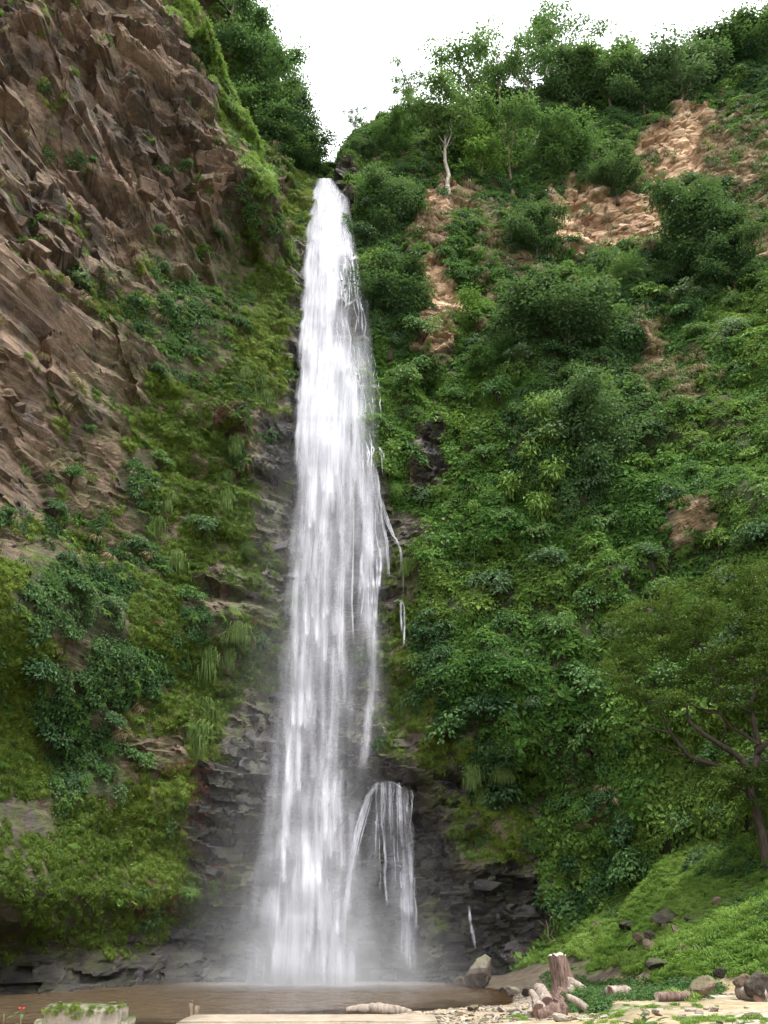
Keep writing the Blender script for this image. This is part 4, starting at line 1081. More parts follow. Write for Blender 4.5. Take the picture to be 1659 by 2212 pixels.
def fall_layer(off, seed, share, rows=420, cols=72, shift=0.0):
    rg = np.random.default_rng(seed)
    pys = np.linspace(385, 2136, rows)
    rc = np.random.default_rng(77)                      # the same falling plumes run through all sheets
    comets = []
    for _ in range(150):
        tip = rc.uniform(620, 2200); cl = np.interp(tip, [600, 1000, 1500, 2150], [665, 650, 622, 590]); cr_ = np.interp(tip, [600, 1000, 1500, 2150], [790, 800, 760, 770])
        comets.append((rc.uniform(cl, cr_) + rg.normal(0, 1.5), tip, rc.uniform(9, 22), rc.uniform(110, 300), rc.uniform(0.5, 1.3)))
    V, S = [], []
    for py in pys:
        k = min(len(prow) - 2, max(0, np.searchsorted(prow, py) - 1))
        t = (py - prow[k]) / (prow[k + 1] - prow[k])
        a, b = np.array(PROF[prow[k]], float), np.array(PROF[prow[k + 1]], float)
        x0 = a[0, 0] * (1 - t) + b[0, 0] * t; x1 = a[-1, 0] * (1 - t) + b[-1, 0] * t
        u = np.linspace(0, 1, cols)
        x0 += 8 * vnoise(np.array([py / 45.0]), np.array([seed * 1.0]), 5)[0] + 3 * vnoise(np.array([py / 14.0]), np.array([seed * 2.0]), 6)[0]
        x1 += 9 * vnoise(np.array([py / 40.0]), np.array([seed * 3.0]), 7)[0]
        wid_ = 1 + 0.24 * sstep(1050, 2050, py)
        x0 = 672 + (x0 - 672) * wid_; x1 = 672 + (x1 - 672) * (1 + 0.1 * sstep(1050, 2050, py))
        x = x0 + u * (x1 - x0)
        da = np.interp(a[0, 0] + u * (a[-1, 0] - a[0, 0]), a[:, 0], a[:, 1]); db = np.interp(b[0, 0] + u * (b[-1, 0] - b[0, 0]), b[:, 0], b[:, 1])
        D = da * (1 - t) + db * t
        thin = sstep(900, 1350, py)
        md = np.zeros(cols)
        for cx_, tip, wd, ln, amp in comets:
            if tip - ln < py < tip:
                q = (tip - py) / ln
                prof = np.clip(1 - np.abs(x - cx_) / (wd * (0.15 + q ** 0.6)), 0, 1)
                md += amp * sstep(0, 0.8, prof) * (1 - q) ** 0.8 * min(1, q * 25)
        md = np.minimum(md, 1.5)
        cl_ = vnoise(x / 17.0 + 3.3, np.full(cols, py / 105.0), 41) + 0.6 * vnoise(x / 8.0, np.full(cols, py / 48.0), 43)
        D = D * (1 + (0.10 + 0.22 * thin) * cl_)
        D = np.clip(D, 0, .97) * ((1 - thin) * (0.93 + 0.2 * md) + thin * (0.54 + 0.52 * md))
        D = D * (1 + 0.45 * sstep(1750, 2080, py))
        al = 1 - (1 - np.clip(D, 0, 0.985)) ** share
        edge = sstep(0, 0.07, u) * sstep(0, 0.07, 1 - u)
        dep = np.interp(py, fd[:, 1], fd[:, 2]) - off * (0.35 + 0.65 * sstep(385, 600, py)) - 0.7 * np.sin(np.pi * u) - 0.35 * vnoise(u * 5 + seed, np.full(cols, py / 60.0), seed)
        for xx, dd in zip(x, dep): V.append(at(xx + shift * (xx - 690) * 0.01, py, dd))
        S.append(al * edge)
    V = np.array(V); i = np.arange(rows * cols).reshape(rows, cols)
    q = np.stack([i[:-1, :-1], i[:-1, 1:], i[1:, 1:], i[1:, :-1]], -1).reshape(-1, 4)
    me = mesh_np('water_sheet', V, q, M['spray'], True)
    fattr(me, 'sheet', np.array(S).ravel())
    fattr(me, 'flow', np.full(rows * cols, seed * 3.7))
    return me
fall = bpy.data.objects.new('waterfall', None); COL.objects.link(fall)
fall.location = at(670, 2136, 61.0)
tag(fall, 'tall white waterfall plunging down the dark cliff into the pool', kind='structure')
def wlink(nm, me):
    o = link(nm, me, fall); o.location = -np.array(fall.location); return o
for off, sd_, sh in ((1.2, 1, 0.33), (2.0, 2, 0.36), (2.9, 3, 0.36)):
    wlink('water_sheet', fall_layer(off, sd_, sh))
# thin strands over the ledges at the side of the fall
def ribbon(g, S, pts, wid, off=0.35, dens=0.8, n=24, dep=None):
    pts = np.array(pts, float)
    ln = np.concatenate([[0], np.cumsum(np.linalg.norm(np.diff(pts, axis=0), axis=1))]); t = np.linspace(0, ln[-1], n)
    x = np.interp(t, ln, pts[:, 0]); y = np.interp(t, ln, pts[:, 1])
    C = []
    for a, b in zip(x, y):
        if dep is None:
            p, _ = surf(a, b, 9.0)
            C.append(p[1])
        else: C.append(dep)
    C = np.array(C)
    C = np.minimum(np.convolve(np.pad(C, 2, 'edge'), np.ones(5) / 5, 'valid'), C + 0.3) - off
    rg = np.random.default_rng(int(pts[0, 0] * 7 + pts[0, 1]))
    V, A = [], []
    for k in range(n):
        p = at(x[k], y[k], C[k])
        w_ = wid * (0.75 + 0.5 * rg.random())
        for j, (dx, al) in enumerate(((-1, 0), (-0.45, .85), (0, 1), (.45, .85), (1, 0))):
            V.append(p + np.array([dx * w_ / 2, -0.06 * (1 - abs(dx)), 0])); A.append(al * dens * min(1, 4 * k / n + .35) * min(1, 5 * (n - 1 - k) / n))
    F = [(k * 5 + j, k * 5 + j + 1, k * 5 + j + 6, k * 5 + j + 5) for k in range(n - 1) for j in range(4)]
    g.add(V, F); S += A
def strands(name, lst, **kw):
    g, S = Geo(), []
    for pts, wid, dens in lst: ribbon(g, S, pts, wid, dens=dens, **kw)
    me = g.mesh(name, M['spray'])
    fattr(me, 'sheet', np.array(S)); fattr(me, 'flow', np.zeros(len(S)))
    return me
rq = random.Random(9)
lst = []
for i in range(95):                                   # lattice of threads on the ledges
    py = rq.uniform(470, 1010)
    xr_ = np.interp(py, [430, 560, 720, 840, 960, 1010], [752, 772, 800, 822, 822, 820]); xl = np.interp(py, [430, 700, 1000], [728, 722, 755])
    px = rq.uniform(xl, xr_)
    ln = rq.uniform(25, 95)
    lst.append(([(px, py), (px + rq.uniform(1, 6), py + ln * .2), (px + rq.uniform(2, 10), py + ln * .5), (px + rq.uniform(2, 12), py + ln)], rq.uniform(0.07, 0.22), rq.uniform(.5, .95)))
for (xa, ya, xb, yb) in [(690, 735, 770, 728), (770, 728, 802, 735), (735, 800, 800, 798), (700, 800, 740, 808), (745, 660, 790, 650), (770, 605, 778, 600), (790, 905, 822, 915), (720, 650, 750, 645), (760, 560, 776, 556), (780, 840, 826, 835)]:
    for q in range(3):
        lst.append(([(xa, ya + q * 2), ((xa + xb) / 2, min(ya, yb) - 4 + q * 2), (xb, yb + q * 3)], 0.18, .7))
wlink('ledge_threads', strands('ledge_threads', lst, off=0.5))
tr = []
for i in range(9):
    j_ = rq.uniform(-4, 4); path = [(812 + j_, 1010), (822 + j_, 1080), (838 + j_, 1130), (850 + j_ * .6, 1158), (857 + j_ * .5, 1165), (863 + j_ * .5, 1180), (868 + j_ * .7, 1198), (870 + j_, 1240), (870 + j_ * 1.3, 1300)]
    a_ = rq.choice([0, 0, 1, 2, 4]); tr.append((path[a_:a_ + rq.choice([4, 5, 9])], rq.uniform(.06, .13), rq.uniform(.3, .6)))
for i in range(5):
    j_ = rq.uniform(-4, 4); tr.append(([(800 + j_, 1000), (815 + j_, 1085), (830 + j_, 1140), (836 + j_, 1170), (838 + j_, 1200), (840 + j_, 1250)][rq.choice([0, 1, 2]):], rq.uniform(.06, .15), .5))
tr += [
      ([(862, 1296), (866, 1300), (866, 1330), (868, 1370)], .2, .95), ([(868, 1298), (873, 1310), (874, 1350), (872, 1400)], .16, .9), ([(850, 1300), (860, 1296), (872, 1298)], .2, .8), ([(765, 1080), (763, 1200), (760, 1300), (764, 1400)], .16, .7)]
tr += [([(800, 985), (798, 1080), (796, 1180), (793, 1260), (800, 1350), (812, 1440)], 1.1, .5), ([(785, 1010), (788, 1100), (800, 1180), (812, 1230)], .9, .4), ([(800, 1330), (806, 1420), (803, 1500), (790, 1600), (782, 1690)], .8, .3)]
for i in range(14):
    x = 760 + rq.uniform(0, 60); y = rq.uniform(1010, 1250)
    tr.append(([(x, y), (x + rq.uniform(-2, 6), y + 40), (x + rq.uniform(-4, 10), y + rq.uniform(70, 140))], rq.uniform(.1, .3), .7))
wlink('side_trickle', strands('side_trickle', tr, off=0.45))
hood = [([(822, 1688), (808, 1694), (798, 1720), (788, 1750), (776, 1795), (764, 1850), (752, 1915), (744, 1985), (738, 2060), (736, 2120)], .34, .4),
        ([(812, 1692), (801, 1712), (790, 1735), (779, 1772), (768, 1825), (757, 1880), (746, 1950), (740, 2040)], .3, .7)]
for i in range(9):
    j_ = rq.uniform(-7, 7)
    hood.append(([(818 + j_ * .5, 1690 + abs(j_)), (799 + j_, 1718), (778 + j_, 1788 + j_), (760 + j_, 1868), (747 + j_ * 1.3, 1955), (738 + j_ * 1.6, 2075)][rq.choice([0, 0, 1]):rq.choice([4, 5, 6])], rq.uniform(.07, .2), rq.uniform(.35, .7)))
for i in range(46):                                    # veil of threads over the ledge
    x = rq.uniform(812, 898); y = 1684 + (x - 830) ** 2 * .006 + rq.uniform(0, 12)
    if rq.random() < .5: y += rq.choice([55, 55, 110, 180])
    ln = rq.uniform(40, 150)
    hood.append(([(x, y), (x + rq.uniform(-1, 3), y + ln * .3), (x + rq.uniform(-2, 5), y + ln * .6), (x + rq.uniform(-2, 6), y + ln)], rq.uniform(.06, .2), rq.uniform(.3, .7)))
for i in range(12):                                    # the two streams gathered below it
    x = 874 + rq.uniform(-10, 12); y = rq.uniform(1770, 1960)
    hood.append(([(x, y), (x + 3, y + 60), (x + rq.uniform(2, 8), y + 160)], rq.uniform(.12, .35), rq.uniform(.3, .6)))
for pts_, w_, dn_ in [([(838, 1690), (845, 1740), (852, 1800), (860, 1880), (868, 1980), (876, 2110)], 1.5, .26), ([(868, 1700), (876, 1760), (882, 1840), (884, 1920), (886, 2010), (890, 2110)], 1.0, .34), ([(824, 1692), (818, 1760), (806, 1850), (790, 1950), (775, 2110)], 1.3, .16)]:
    hood.append((pts_, w_, dn_))
hood += [([(848, 1872), (860, 1868), (872, 1876)], .16, .6), ([(812, 1745), (840, 1741), (870, 1745), (898, 1742)], .1, .5), ([(828, 1686), (850, 1690), (870, 1704)], .14, .6)]
wlink('branch_cascade', strands('branch_cascade', hood, off=0.55))
wlink('wall_trickle', strands('wall_trickle', [([(1013, 1955), (1016, 1990), (1022, 2020), (1027, 2052)], .22, .95), ([(1025, 1180), (1026, 1260), (1025, 1300)], .05, .5)], off=0.35))

# spray drifting off the fall and over the pool
def mist_mat():
    t = NT('spray_mist')
    for n_ in list(t.t.nodes): 
        if n_.bl_idname != 'ShaderNodeOutputMaterial': t.t.nodes.remove(n_)
    pos = t.n('NewGeometry').outputs['Position']
    s_ = t.n('SeparateXYZ', {0: pos})
    x, y, z = s_.outputs
    xc = t.math('ADD', t.math('MULTIPLY', z, -0.032), -4.6)
    dx = t.math('SUBTRACT', x, xc)
    hz = t.n('MapRange', {0: z, 1: 0, 2: 34, 3: 1, 4: 0}).outputs[0]
    wd = t.math('ADD', 2.2, t.math('MULTIPLY', t.math('POWER', hz, 2.0), 2.6))
    g1 = t.math('EXPONENT', t.math('MULTIPLY', t.math('POWER', t.math('ABSOLUTE', t.math('DIVIDE', dx, wd)), 2.0), -1.0))
    col = t.math('MULTIPLY', g1, t.math('ADD', 0.25, t.math('MULTIPLY', hz, 0.75)))
    # low bank rolling over the water
    low = t.math('EXPONENT', t.math('MULTIPLY', t.math('POWER', t.math('ABSOLUTE', t.math('DIVIDE', t.math('ADD', dx, -0.7), 5.6)), 2.0), -1.0))
    low = t.math('MULTIPLY', low, t.n('MapRange', {0: dx, 1: -9.0, 2: -0.5, 3: 0.22, 4: 1.0}).outputs[0])
    low = t.math('MULTIPLY', low, t.math('EXPONENT', t.math('MULTIPLY', z, -0.42)))
    nz = t.noise(0.3, 5, t.n('Mapping', {'Vector': pos, 'Scale': (1, 1, 0.75)}).outputs[0], 0.6)
    nz = t.n('MapRange', {0: nz, 1: 0.36, 2: 0.64, 3: 0.1, 4: 1.8}).outputs[0]
    den = t.math('MULTIPLY', t.math('ADD', t.math('MULTIPLY', col, 0.018), t.math('MULTIPLY', low, 0.14)), nz)
    pv = t.n('VolumePrincipled', {'Color': (0.96, 0.96, 0.985, 1), 'Density': den, 'Anisotropy': 0.2})
    t.t.links.new(pv.outputs[0], t.out.inputs['Volume'])
    return t.m
g = Geo()
bx0, bx1, by0, by1, bz0, bz1 = -20, 9, 50, 60.6, 0.02, 36
g.add([(x, y, z) for x in (bx0, bx1) for y in (by0, by1) for z in (bz0, bz1)], [(0, 1, 3, 2), (4, 6, 7, 5), (0, 4, 5, 1), (2, 3, 7, 6), (0, 2, 6, 4), (1, 5, 7, 3)])
mist = link('spray_mist', g.mesh('spray_mist', mist_mat(), False))
tag(mist, 'white spray mist drifting off the foot of the waterfall', kind='stuff')


# ------------------------------------------------------------------ loose rock
def ico(sub):
    bm = bmesh.new(); bmesh.ops.create_icosphere(bm, subdivisions=sub, radius=1.0)
    V = np.array([v.co[:] for v in bm.verts]); F = np.array([[v.index for v in f.verts] for f in bm.faces]); bm.free()
    return V, F
def rock_mesh(name, seed, mat, sub=3, cuts=9, flat=0.75, rough=0.04):
    rg = np.random.default_rng(seed)
    V, F = ico(sub)
    for _ in range(cuts):
        n_ = rnd_unit(rg, 1)[0]; d_ = rg.uniform(0.38, 0.8)
        h_ = V @ n_ - d_
        V = V - np.where(h_ > 0, h_, 0)[:, None] * n_
    V = V * np.array([1, rg.uniform(0.7, 1), flat * rg.uniform(0.8, 1.1)])
    V = V + rough * rg.normal(size=V.shape) * 0.5
    return mesh_np(name, V, F, mat, False)
def block_mesh(name, seed, mat):
    """angular block with sheared, uneven faces and chipped edges"""
    rg = np.random.default_rng(seed)
    bm = bmesh.new(); bmesh.ops.create_cube(bm, size=2.0)
    for v in bm.verts:
        v.co = Vector((v.co.x * rg.uniform(.6, 1.1), v.co.y * rg.uniform(.6, 1.1), v.co.z * rg.uniform(.35, .7))) + Vector((v.co.z * .25, 0, 0))
    bmesh.ops.bevel(bm, geom=list(bm.edges), offset=0.07, segments=1, affect='EDGES')
    me = bpy.data.meshes.new(name); bm.to_mesh(me); bm.free()
    me.materials.append(mat)
    return me
BL = {k: [block_mesh(f'{k}_block', 900 + i, M[f'block_{k}']) for i in range(6)] for k in ('dry', 'ochre', 'wet')}
def blocks(parent, weight, count, smin, smax, kind, seed, roll):
    p, n_, ii = sample_cliff(weight, seed)
    rr = np.random.default_rng(seed + 9)
    for k in rr.permutation(len(p))[:count]:
        if not (-30 < PX.ravel()[ii[k]] < 1690 and -30 < PY.ravel()[ii[k]] < 2150): continue
        s_ = rr.uniform(smin, smax) * (1.6 if rr.random() < 0.15 else 1)
        link('rock', BL[kind][rr.integers(0, 6)], parent, p[k] - n_[k] * 0.55 * s_, (rr.normal(0, .25), roll + rr.normal(0, .22), rr.normal(-.25, .5)), (s_ * rr.uniform(.8, 1.8), s_, s_ * rr.uniform(.6, 1.2)))
blocks(cliff_left, 2.0 * (rock > .75) * (wet < .2) * leftm, 120, .25, .6, 'dry', 501, 0.25)
blocks(cliff_left, 2.0 * (wet > .7) * (rock > .6) * leftm * (PX > 400) * (PX < 640), 50, .2, .5, 'wet', 502, 0.12)
blocks(cliff_right, 2.0 * (ochre > .7) * (rock > .75), 60, .2, .5, 'ochre', 503, 0.1)
blocks(cliff_right, 2.0 * (wet > .7) * (rock > .7) * ~leftm * (PX > 800), 60, .18, .42, 'wet', 504, 0.08)

RK = {k: [rock_mesh(f'{k}_stone', 700 + i, M[f'stone_{k}'], 3, 10) for i in range(4)] for k in ('pale', 'brown', 'dark', 'grey')}
def z8(px, py): return (857 + px * .5166) * .968, (1950 + py * .5166) * .968
def z7(px, py): return px * .5166 * .968, (1950 + py * .5166) * .968
def z1(px, py): return (1150 + px * .34) * .968, (2080 + py * .34) * .968
def mpp(p): return np.linalg.norm(p - np.array([0, 0, EYE])) / FPX / 1.05
kr = [0]
def put_rock(kind, x0, y0, x1, y1, label, f=z8, group=None, water=False, name='boulder', sink=0.25):
    kr[0] += 1
    cx_, yb = f((x0 + x1) / 2, y1); xa, ya = f(x0, y0); xb, _ = f(x1, y1)
    p = ground_hit(cx_, yb)
    if water:
        q = ray(cx_, yb); dd = -EYE / (q[2] / q[1]); p = at(cx_, yb, dd); p[2] = 0
    m = mpp(p)
    w_ = (xb - xa) * m / 2 * 1.1; h_ = min((yb - ya) * m, w_ * 1.5)
    o = link(name, RK[kind][kr[0] % 4], None, p + np.array([0, w_ * 0.5, h_ * 0.5 - sink * h_ * 0.5]), (0, 0, kr[0] * 1.3), (w_, w_, max(h_ * .95, .05)))
    return tag(o, label, 'boulder' if name == 'boulder' else 'stone', group)
put_rock('grey', 345, 345, 510, 495, 'large grey brown slanting boulder at the pool edge below the waterfall wall')
put_rock('brown', 300, 450, 360, 500, 'small brown boulder against the large slanting one at the pool edge')
put_rock('grey', 520, 490, 590, 530, 'flat grey boulder between the pool and the cut stump')
put_rock('dark', 590, 460, 650, 530, 'dark boulder at the water edge behind the log pile')
put_rock('dark', 500, 480, 530, 515, 'little dark boulder at the water edge')
put_rock('pale', 285, 445, 345, 484, 'angular pale boulder standing in the pool under the far cliff', z7, water=True)
put_rock('brown', 265, 462, 285, 484, 'small reddish rock beside the angular pale boulder in the pool', z7, water=True)
G8 = 'rocks on the grassy slope'
for kd, b, lab in [('dark', (990, 30, 1030, 90), 'upright dark rock where the grass meets the cliff'), ('brown', (1090, 275, 1140, 310), 'rounded brown rock in a cluster of three on the grass'),
    ('dark', (1140, 270, 1187, 305), 'dark rock in a cluster of three on the grass'), ('brown', (1128, 308, 1182, 347), 'lowest rock in a cluster of three on the grass'),
    ('brown', (1298, 320, 1342, 372), 'upright tan rock with a flat dark one beside it'), ('dark', (1335, 325, 1392, 352), 'flat dark rock beside the upright tan one'), ('dark', (1272, 345, 1302, 372), 'small dark rock at the foot of the upright tan one'),
    ('dark', (1155, 390, 1268, 432), 'long flat mossy rock above the herb patch'), ('brown', (1250, 240, 1286, 272), 'reddish rock alone on the open grass'),
    ('dark', (1178, 175, 1282, 228), 'long dark rock ledge set in the slope'), ('dark', (1205, 225, 1235, 252), 'dark stone under the long rock ledge'), ('dark', (1035, 222, 1098, 258), 'low grey rock near the foot of the cliff'),
    ('brown', (910, 218, 946, 246), 'brown rock above the dead branches'), ('brown', (1328, 480, 1445, 545), 'wide brown topped boulder at the foot of the slope'),
    ('dark', (1590, 405, 1680, 555), 'huge dark boulder at the foot of the slope'), ('brown', (1530, 468, 1610, 545), 'brown boulder leaning on the huge dark one'),
    ('brown', (1424, 112, 1452, 138), 'small brown rock high on the open grass'), ('brown', (1160, 350, 1205, 374), 'low brown rock under the cluster of three'), ('dark', (1440, 430, 1480, 455), 'small grey stone in the herb patch')]:
    put_rock(kd, b[0] - 6, b[1] - 8, b[2] + 6, b[3], lab, group=G8, sink=-.25)
for kd, b, lab in [('pale', (300, 545, 336, 562), 'smooth pale stone by itself on the wet sand'), ('brown', (347, 565, 427, 595), 'flat brown stone on the sand bar'), ('pale', (560, 580, 600, 605), 'pale stone in front of the log pile'),
                   ('pale', (1400, 575, 1462, 597), 'flat squared pale stone lying on the beach'), ('pale', (730, 605, 790, 640), 'pale stone at the foot of the forked root'), ('pale', (200, 598, 230, 612), 'small stone beside the concrete slab corner'), ('pale', (490, 575, 540, 600), 'low pale stone on the pebble bank')]:
    put_rock(kd, *b, lab, name='stone')
rp = random.Random(12)
for i in range(70):
    px, py = rp.uniform(960, 1650), rp.uniform(2178, 2211)
    if rp.random() < .25: px, py = rp.uniform(950, 1150), rp.uniform(2190, 2210)
    p = ground_hit(px, py)
    if p[2] < 0.02: continue
    s_ = rp.uniform(.05, .15)
    o = link('stone', RK[rp.choice(['pale', 'pale', 'brown'])][i % 4], None, p + np.array([0, 0, s_ * .25]), (rp.uniform(-.2, .2), rp.uniform(-.2, .2), rp.uniform(0, 6)), (s_ * 1.2, s_, s_ * .7))
    tag(o, 'fist sized stone among the pebbles of the beach', 'stone', 'loose beach stones')
for i in range(22):
    px, py = rp.uniform(1180, 1650), rp.uniform(1960, 2130)
    p = ground_hit(px, py)
    if p[2] < 1.2: continue
    s_ = rp.uniform(.12, .3)
    o = link('stone', RK[rp.choice(['dark', 'brown'])][i % 4], None, p + np.array([0, 0, s_ * .3]), (rp.uniform(-.3, .3), rp.uniform(-.3, .3), rp.uniform(0, 6)), (s_ * 1.3, s_, s_ * .7))
    tag(o, 'small half buried stone scattered in the slope grass', 'stone', 'small stones in the grass')
for i in range(5):
    V_, F_ = ico(1)
    rr = np.random.default_rng(i)
    proto('pebble_stones', f'pebble_{i}', V_ * np.array([1, .8, .5]) * (1 + .15 * rr.normal(size=(len(V_), 1))), F_, M['stone_pale' if i < 4 else 'stone_brown'])
rr = np.random.default_rng(41)
pbx = rr.uniform(-8, 16, 14000); pby = rr.uniform(25, 46, 14000); pbz = ground_z(pbx, pby)
kk = (pbz > 0.01) & (pbz < 0.9) & (fbm(pbx * .6, pby * .6, 7, 3) + .5 * sstep(0, 3, pbx) > 0.05)
pbp = np.stack([pbx, pby, pbz + .01], -1)[kk]
scatter('pebbles', 'pebble_stones', pbp, np.tile([[0, 0, 1.0]], (len(pbp), 1)), rr.uniform(.02, .075, len(pbp)) * (1 + (rr.random(len(pbp)) > .95) * .8), rr.random(len(pbp)), 'pale pebbles strewn over the beach', 1201, .9)

# ------------------------------------------------------------------ stump, logs, driftwood
t = NT('sawn_wood')
n_ = t.noise(5, 4, t.coords((2, 2, 2)))
M['sawn'] = t.done(t.n('BsdfPrincipled', {'Base Color': t.ramp(n_, [(0.3, (0.22, 0.17, 0.13)), (0.7, (0.52, 0.46, 0.40))]), 'Roughness': 0.8}).outputs[0])
t = NT('sawn_dark')
M['sawn_dark'] = t.done(t.n('BsdfPrincipled', {'Base Color': t.ramp(t.noise(6, 4, t.coords()), [(0.3, (0.06, 0.03, 0.022)), (0.7, (0.17, 0.09, 0.065))]), 'Roughness': 0.85}).outputs[0])
def fluted(P_, rad, sides=26, flute=0.12, seed=0, lobes=5, top_tilt=0.0):
    rg = np.random.default_rng(seed)
    th = np.linspace(0, 2 * np.pi, sides, endpoint=False)
    prof = 1 + flute * np.sin(th * lobes + seed) + flute * .5 * np.sin(th * (lobes * 2 + 1) + 2) + .5 * flute * rg.normal(size=sides)
    V = []
    for i, (p, r_) in enumerate(zip(P_, rad)):
        k = i / (len(P_) - 1)
        pr = 1 + (prof - 1) * (1.6 - 1.1 * k)
        ring = np.stack([np.cos(th) * r_ * pr, np.sin(th) * r_ * pr, np.zeros(sides) + (top_tilt * np.cos(th - 1) + .03 * rg.normal(size=sides)) * (k > .98)], -1) + p
        V.append(ring)
    n = len(P_)
    F = [(i * sides + j, i * sides + (j + 1) % sides, (i + 1) * sides + (j + 1) % sides, (i + 1) * sides + j) for i in range(n - 1) for j in range(sides)]
    return np.concatenate(V), F, V[-1]
def dep_at(px, py, d): return at(px, py, d)
sb = ground_hit(*z1(330, 425))
e = bpy.data.objects.new('tree_stump', None); COL.objects.link(e); e.location = sb
tag(e, 'tall weathered tree stump with sawn top and spreading roots on the beach', 'stump')
tp_ = at(*z1(270, 150), sb[1]) - sb
ks = np.linspace(-.06, 1, 12)
Pp = np.array([tp_ * k * np.array([1, 1, 1]) for k in ks])
V_, F_, ring = fluted(Pp, np.interp(ks, [-.06, .1, .3, .6, 1], [.62, .46, .36, .33, .30]), seed=3, top_tilt=.04)
link('bark', mesh_np('stump_bark', V_, F_, M['stump_bark'], True), e)
c_ = ring.mean(0)
rg = np.random.default_rng(4)
r2 = ring * .5 + c_ * .5 + np.array([0, 0, .03]); r3 = ring * .96 + c_ * .04 + np.array([0, 0, .012])
Vt = np.concatenate([r3, r2 + rg.normal(0, .015, r2.shape), [c_ + np.array([.02, 0, .05])]]); ns = len(ring)
link('cut_top', mesh_np('stump_top', Vt, [(j, (j + 1) % ns, ns + (j + 1) % ns, ns + j) for j in range(ns)] + [(ns + j, ns + (j + 1) % ns, 2 * ns) for j in range(ns)], M['sawn']), e)
def root_part(parent, pts, f, rad, mat, base, dep=0, name='root', rel=True, bump=.35):
    Q = []
    for k, (px, py) in enumerate(pts):
        x_, y_ = f(px, py)
        Q.append(at(x_, y_, base[1] + (dep[k] if hasattr(dep, '__len__') else dep)) - (base if rel else 0))
    Q = np.array(Q); t_ = np.linspace(0, 1, len(Q)); tt = np.linspace(0, 1, 26)
    Q = np.stack([np.interp(tt, t_, Q[:, k]) for k in range(3)], -1)
    Q = np.stack([np.convolve(np.pad(Q[:, k], 2, 'edge'), np.ones(5) / 5, 'valid') for k in range(3)], -1)
    g_ = Geo(); g_.tube(Q, np.interp(tt, np.linspace(0, 1, len(rad)), rad), 10, bump=bump, seed=int(pts[0][0]))
    return link(name, g_.mesh(name, mat), parent)
root_part(e, [(345, 330), (400, 350), (470, 388), (530, 410), (575, 425)], z1, [.2, .15, .1, .07, .04], M['wood_grey'], sb, [-.1, -.3, -.5, -.6, -.6])
root_part(e, [(340, 360), (390, 410), (440, 440), (520, 455)], z1, [.26, .2, .15, .08], M['wood_grey'], sb, [-.1, -.4, -.7, -.8])
root_part(e, [(320, 370), (300, 400), (270, 425)], z1, [.2, .14, .06], M['stump_bark'], sb, [-.1, -.4, -.6])
def log(label, pa, pb, rad, base, da=0, db=0, cut='a', mat='wood_grey', cutmat='sawn', f=z1, group='cut logs on the beach', name='log', taper=.9):
    A_, B_ = at(*f(*pa), base[1] + da), at(*f(*pb), base[1] + db)
    for q in (A_, B_):
        q[2] = max(q[2], ground_z(np.array(q[0]), np.array(q[1])) + rad * .75)
    e_ = bpy.data.objects.new(name, None); COL.objects.link(e_); e_.location = A_
    tag(e_, label, 'log', group)
    n = 14; t_ = np.linspace(0, 1, n)[:, None]
    Q = (B_ - A_) * t_; rg_ = np.random.default_rng(int(pa[0] * 3 + pa[1])); Q[1:-1] += rg_.normal(0, .012, (n - 2, 3))
    g_ = Geo(); g_.tube(Q, np.linspace(rad, rad * taper, n), 14, bump=.14, seed=int(pa[0]))
    link('bark', g_.mesh('log_bark', M[mat]), e_)
    ax = norm(B_ - A_)
    for wh, c0, sg in (('a', Q[0], -1), ('b', Q[-1], 1)):
        if wh in cut:
            g2 = Geo(); g2.tube(np.array([c0 + ax * sg * .002, c0 + ax * sg * .012]), [rad * (1 if wh == 'a' else taper) * .93] * 2, 14, bump=.1, seed=2)
            link('cut_end', g2.mesh('log_end', M[cutmat], False), e_)
    return e_
lb = ground_hit(*z1(200, 560))
log('thick grey log with sawn end on top of the log pile', (212, 470), (160, 380), .19, lb, .3, 1.7, 'a', cutmat='sawn_dark')
log('thin log lying along the edge of the log pile', (135, 440), (110, 395), .1, lb, .5, 1.6, 'a')
log('short log with round sawn end at the bottom of the pile', (158, 515), (150, 470), .19, lb, .1, 1.1, 'a', cutmat='sawn_dark')
log('grey log wedged behind the top log of the pile', (185, 420), (150, 370), .16, lb, .9, 2.0, 'a')
log('barkless log lying behind the curved root', (622, 452), (742, 448), .18, lb, .9, 1.3, 'a', cutmat='sawn_dark')
l6 = log('long brown log with a raised stub on the open beach', (945, 550), (1150, 528), .14, lb, -.5, -.3, 'a', 'stump_bark')
g_ = Geo(); o6 = np.array(l6.location)
g_.tube(np.array([at(*z1(1135, 530), lb[1] - .3), at(*z1(1142, 505), lb[1] - .35), at(*z1(1148, 478), lb[1] - .35)]) - o6, [.13, .12, .11], 10, bump=.2, seed=5)
g_.tube(np.array([at(*z1(1120, 510), lb[1] - .4), at(*z1(1108, 485), lb[1] - .45)]) - o6, [.06, .03], 7)
link('stub', g_.mesh('stub', M['stump_bark']), l6)
log('big log with dark reddish sawn face at the beach end', (1622, 512), (1500, 525), .21, lb, -.6, .5, 'a', 'wood_grey', 'sawn_dark')
e4 = bpy.data.objects.new('forked_root', None); COL.objects.link(e4); e4.location = lb
tag(e4, 'knotted forked root stump standing in front of the log pile', 'root')
root_part(e4, [(140, 558), (200, 545), (255, 520), (285, 480), (300, 440), (312, 425)], z1, [.16, .2, .24, .22, .17, .13], M['stump_bark'], lb, [-.1, -.15, -.1, 0, 0, 0], 'body')
root_part(e4, [(262, 500), (270, 545), (268, 590)], z1, [.2, .15, .1], M['stump_bark'], lb, [-.1, -.25, -.35], 'fork')
